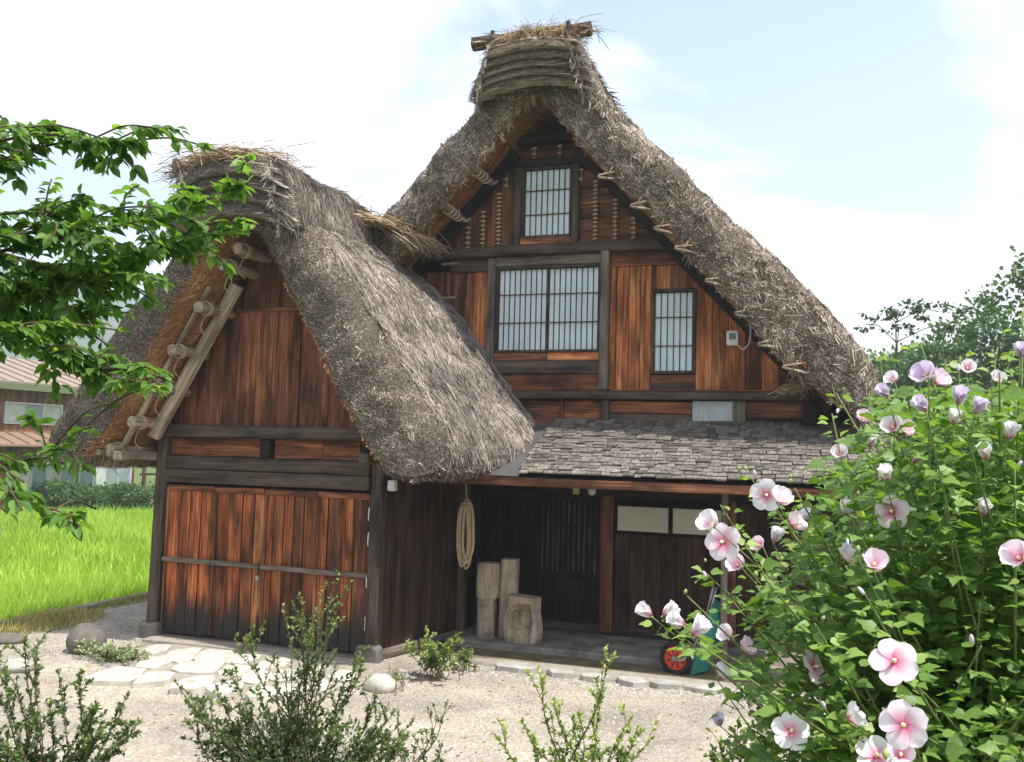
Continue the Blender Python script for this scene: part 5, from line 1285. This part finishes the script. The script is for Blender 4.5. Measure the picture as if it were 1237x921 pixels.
shrub('low_shrub', pd(895, 1030, 4.0), tips_px([(888, 880), (905, 890), (870, 895), (915, 875), (925, 900), (860, 910), (880, 915), (940, 915)], 4.0), 'small low shrub under the hanging flowers', per=110, bright=.12)
c_ = onplane(524, 822, 2, 0)
shrub('barn_weed', (c_.x, c_.y, 0), [c_+Vector((random.gauss(0, .16), random.gauss(0, .13), random.uniform(.25, .52))) for _ in range(26)], 'bushy green weed growing against the barn side wall', leaf=(.022, .045), per=150, bright=.10)
c_ = onplane(563, 812, 2, 0)
shrub('low_weed', (c_.x, c_.y, 0), [c_+Vector((random.gauss(0, .12), random.gauss(0, .08), random.uniform(.1, .26))) for _ in range(10)], 'low weeds beside the entrance floor edge', leaf=(.02, .035), per=80)
c_ = onplane(293, 792, 2, 0)
shrub('door_weed', (c_.x, c_.y, 0), [c_+Vector((random.gauss(0, .10), random.gauss(0, .05), random.uniform(.1, .28))) for _ in range(9)], 'small weed tuft sprouting at the foot of the barn doors', leaf=(.02, .032), per=40, bright=.25)
c_ = onplane(480, 832, 2, 0)
shrub('corner_weed', (c_.x, c_.y, 0), [c_+Vector((random.gauss(0, .05), random.gauss(0, .05), random.uniform(.1, .24))) for _ in range(6)], 'tiny weed next to the white rock', leaf=(.02, .03), per=26, bright=.2)
# pale creeping plant
c_ = onplane(140, 800, 2, 0)
shrub('silver_ground_plant', (c_.x, c_.y, 0), [c_+Vector((random.gauss(0, .24), random.gauss(0, .12), random.uniform(.05, .2))) for _ in range(50)], 'pale silvery creeping plant between the boulder and barn post', 'leaf_pale', (.03, .05), 40, spread=.6)

# ------------------------------------------------------------------ background
def tree_bg(name, base, h, crown, label, n=5000, leaf=.22, seed=0, group=None, trunk_r=.16, var=0.0):
    rr = np.random.default_rng(seed); o = thing(name, base, label, 'tree', group); b = Vector(base)
    g_ = Geo(); top = b+Vector((0, 0, h*.82)); pts = catmull([b, b.lerp(top, .4)+Vector((rr.normal(0, .15), 0, 0)), top], 6)
    g_.add(*tube_geo(pts, [trunk_r*(1-.8*k/len(pts)) for k in range(len(pts))], 8, .06)); LP, LD, LV = [], [], []
    for (cx, cy, cz, r_, rz) in crown:
        c = b+Vector((cx, cy, cz)); k = min(len(pts)-1, int(len(pts)*min(1, max(.25, (cz-.8)/max(1, h*.82)))))
        g_.add(*tube_geo(catmull([pts[k], pts[k].lerp(c, .6)+Vector((0, 0, .2)), c], 4), [trunk_r*.35, *([trunk_r*.2]*7), .02], 6, .05))
    g_.obj('trunk', M['bark'], o)
    w = np.array([r_*r_*rz for (_, _, _, r_, rz) in crown]); w /= w.sum()
    for (cx, cy, cz, r_, rz), ww in zip(crown, w):
        k = int(n*ww); nc = max(6, int(k/60)); cc = unit(rr.normal(0, 1, (nc, 3)))*(rr.uniform(.35, 1, (nc, 1))**.6)
        cl = rr.integers(0, nc, k); q = cc[cl] + rr.normal(0, .16, (k, 3)); 
        LP.append(np.array([b.x+cx, b.y+cy, b.z+cz])+q*np.array([r_, r_, rz])); LD.append(unit(q+rr.normal(0, .7, (k, 3))+np.array([0, 0, -.15])))
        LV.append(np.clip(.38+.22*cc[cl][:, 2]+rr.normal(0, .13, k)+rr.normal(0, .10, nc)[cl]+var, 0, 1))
    LP, LD, LV = np.concatenate(LP), np.concatenate(LD), np.concatenate(LV); k = len(LP)
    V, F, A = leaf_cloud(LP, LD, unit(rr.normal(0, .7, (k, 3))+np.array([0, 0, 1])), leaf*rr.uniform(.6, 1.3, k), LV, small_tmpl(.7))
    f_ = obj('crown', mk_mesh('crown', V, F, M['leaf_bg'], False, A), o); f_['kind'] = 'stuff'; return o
tree_bg('tall_tree', (7.9, 35, -.2), 12, [(0, 0, 9.4, 1.5, 1.7), (-1.2, 0, 7.6, 1.9, 1.5), (1.0, .4, 7.9, 2.2, 1.8), (-.6, 0, 5.4, 2.5, 1.8), (1.5, 0, 4.6, 2.8, 2.2), (-1.5, .2, 3.5, 2.2, 1.6), (.3, 0, 10.9, .9, .8)], 'tallest broad tree rising behind the flowering bush', 20000, .22, 1)
tree_bg('slender_tree', (2.2, 32, .75), 7.6, [(-.5, 0, 6.6, .55, .28), (.4, 0, 6.7, .6, .25), (1.3, .2, 6.6, .7, .28), (-.9, .1, 6.2, .4, .2), (.1, 0, 6.0, .5, .25), (1.8, 0, 6.1, .5, .25), (.6, 0, 4.2, 1.2, .9)], 'thin tree with sparse open twigs beside the farmhouse eave', 2600, .14, 2, None, .07)
for i, (x, y, h, r_, lab) in enumerate(((4.6, 38, 8.0, 2.2, 'rounded tree left of the tallest broad tree'), (2.4, 40, 7.4, 2.0, 'low tree right behind the thatched eave'), (6.4, 44, 9.6, 2.6, 'wide dark tree in the back row behind the rounded one'), (11.5, 40, 9.5, 2.6, 'tree on the far side of the tallest broad tree'), (4.2, 46, 9.0, 2.4, 'dark tree in the back row behind the slender one'), (.6, 44, 6.4, 1.8, 'small tree half hidden by the thatched roof edge'))):
    tree_bg('background_tree', (x, y, -.2), h, [(0, 0, h*.80, r_*.7, h*.14), (-r_*.6, 0, h*.62, r_*.8, h*.2), (r_*.6, .3, h*.60, r_*.85, h*.2), (0, 0, h*.42, r_*1.1, h*.22)], lab, 9500, .23, 10+i, 'trees behind the farmhouse', .16, .04*(i % 3))
for i, (x, y, lab) in enumerate(((-29.0, 30.2, 'leafy shrub in the hedge row by the glass windows'), (-27.9, 30.8, 'rounded hedge shrub with pale growth behind the paddy'), (-26.9, 31.3, 'hedge shrub nearest the barn behind the paddy'), (-30.2, 29.2, 'low hedge shrub at the distant house corner'), (-25.8, 31.9, 'hedge shrub beyond the barn at the paddy end'))):
    tree_bg('hedge_shrub', (x, y, -.45), 1.3, [(0, 0, .5, 1.1, .5), (-.8, .3, .35, .8, .4), (.8, -.3, .45+.25*(i % 2), .9, .5)], lab, 3600, .13, 40+i, 'hedge shrubs behind the paddy', .04, .22)
# neighbouring house behind the paddy
BX = -30.0
bh = thing('brown_neighbour_house', (BX-4, 29, -.5), 'two-storey brown house with tan metal roof behind the rice paddy', 'house')
def bb(name, x0, x1, y0, y1, z0, z1, mat, par=None): 
    g_ = Geo(); slab(g_, x0, x1, y0, y1, z0, z1); return g_.obj(name, M[mat], par or bh, False, ((x0+x1)/2, (y0+y1)/2, (z0+z1)/2))
bb('upper_wall', BX-7, BX, 14, 31.3, 2.3, 4.6, 'bgbrown'); bb('lower_wall', BX-7, BX-.02, 14, 34.2, -.5, 2.3, 'bgbrown')
g_ = Geo(); prof = [(BX+.75, 4.46), (BX-3.5, 5.75), (BX-7.8, 4.46), (BX-7.8, 4.60), (BX-3.5, 5.92), (BX+.75, 4.62)]
g_.add([(x, y, z) for y in (13.4, 32.1) for x, z in prof], [tuple(range(6)), tuple(range(11, 5, -1))]+[(k, 6+k, 6+(k+1) % 6, (k+1) % 6) for k in range(6)])
rf = g_.obj('roof', M['bg_roof'], bh, False)
bb('fascia', BX+.70, BX+.78, 13.4, 32.1, 4.30, 4.55, 'bg_green', rf)
for k in range(24): 
    y = 13.8+k*.78; board('roof_seam', (BX-1.37, y, 5.29), 4.4, .05, .04, M['bg_roof2'], rf, tilt(R(-72.9)), 0)
g_ = Geo(); prof = [(BX+1.3, 2.22), (BX-.1, 2.72), (BX-.1, 2.62), (BX+1.3, 2.14)]
g_.add([(x, y, z) for y in (13.6, 31.6) for x, z in prof], [tuple(range(4)), tuple(range(7, 3, -1))]+[(k, 4+k, 4+(k+1) % 4, (k+1) % 4) for k in range(4)])
rf2 = g_.obj('lower_roof', M['bg_roof2'], bh, False)
for k in range(26): board('roof_seam', (BX+.6, 13.9+k*.69, 2.50), 1.46, .05, .03, M['bg_roof'], rf2, tilt(R(-70.4)), 0)
def bwin(y0, y1, z0, z1, n, mats=('bg_glass',)):
    g_ = Geo()
    for (a, b, c, d) in ((y0, y1, z0, z0+.06), (y0, y1, z1-.06, z1), (y0, y0+.06, z0+.06, z1-.06), (y1-.06, y1, z0+.06, z1-.06)): slab(g_, BX-.02, BX+.09, a, b, c, d)
    w_ = g_.obj('window', M['bg_frame'], bh, False)
    for k in range(n):
        a = y0+.06+(y1-y0-.12)*k/n; b = y0+.06+(y1-y0-.12)*(k+1)/n
        bb('pane', BX-.01, BX+.03, a+.02, b-.02, z0+.08, z1-.08, mats[k % len(mats)], w_); bb('mullion', BX-.01, BX+.06, b-.02, b+.02, z0+.06, z1-.06, 'bg_frame', w_)
bwin(26.9, 29.7, 3.0, 3.85, 3, ('bg_curtain', 'bg_glass')); bwin(22, 25.4, 3.0, 3.85, 3, ('bg_glass', 'bg_curtain'))
bwin(27.6, 30.6, .22, 1.45, 4, ('bg_curtain', 'bg_glass')); bwin(30.8, 33.9, .22, 1.75, 4, ('bg_glass', 'bg_curtain', 'bg_glass')); bwin(21, 26, .22, 1.45, 4, ('bg_glass', 'bg_curtain'))
for i, y in enumerate((34.4, 34.7, 35.0)):
    o = log('fence_post', (BX+.35+i*.75, y, -.5), (BX+.35+i*.75, y, 2.2), .09, .08, M['dark'], None); tag(o, ('dark wooden post closest to the distant brown house', 'dark wooden post between two others behind the paddy', 'dark wooden post farthest from the distant brown house')[i], 'post', 'posts among the vines')
g_ = Geo(); g_.add(*tube_geo([(BX+.2, 34.3, .9), (BX+1.1, 34.7, .95), (BX+2.1, 35.1, .9)], .05, 6)); o = g_.obj('fence_rail', M['dark'], None); tag(o, 'dark wooden rail joining the posts among the vines', 'rail')
# wooded hill far behind
hv, hf = [], []; n1, n2 = 90, 14
for i in range(n1):
    a = R(-95+190*i/(n1-1))
    for j in range(n2):
        d = 420+j*45; env = math.sin(math.pi*min(1, j/(n2-1)*1.0))
        x, y = math.sin(a)*d, math.cos(a)*d
        right = sst(-.45, -.68, math.sin(a)); hh = 2+112*right
        z = -8 + env*(hh+16*mnoise.noise((x*.006, y*.006, 1)))+5*mnoise.noise((x*.03, y*.03, 2))*env
        hv.append((x, y, z))
hf = [(i*n2+j, (i+1)*n2+j, (i+1)*n2+j+1, i*n2+j+1) for i in range(n1-1) for j in range(n2-1)]
tag(obj('hills', mk_mesh('hills', hv, hf, M['hill'], True)), kind='structure')
# ------------------------------------------------------------------ humid summer air
g_ = Geo(); HZ = 1250
slab(g_, -HZ, HZ, -HZ, HZ, -16, 175); haze_m = bpy.data.materials.new('haze'); haze_m.use_nodes = True
hn = haze_m.node_tree; hn.nodes.clear(); ho = hn.nodes.new('ShaderNodeOutputMaterial'); hv_ = hn.nodes.new('ShaderNodeVolumePrincipled')
hv_.inputs['Color'].default_value = (.90, .95, 1, 1); hv_.inputs['Density'].default_value = .0014; hv_.inputs['Anisotropy'].default_value = .2
hn.links.new(hv_.outputs[0], ho.inputs['Volume'])
hz = g_.obj('haze', haze_m, None, False); tag(hz, kind='stuff')
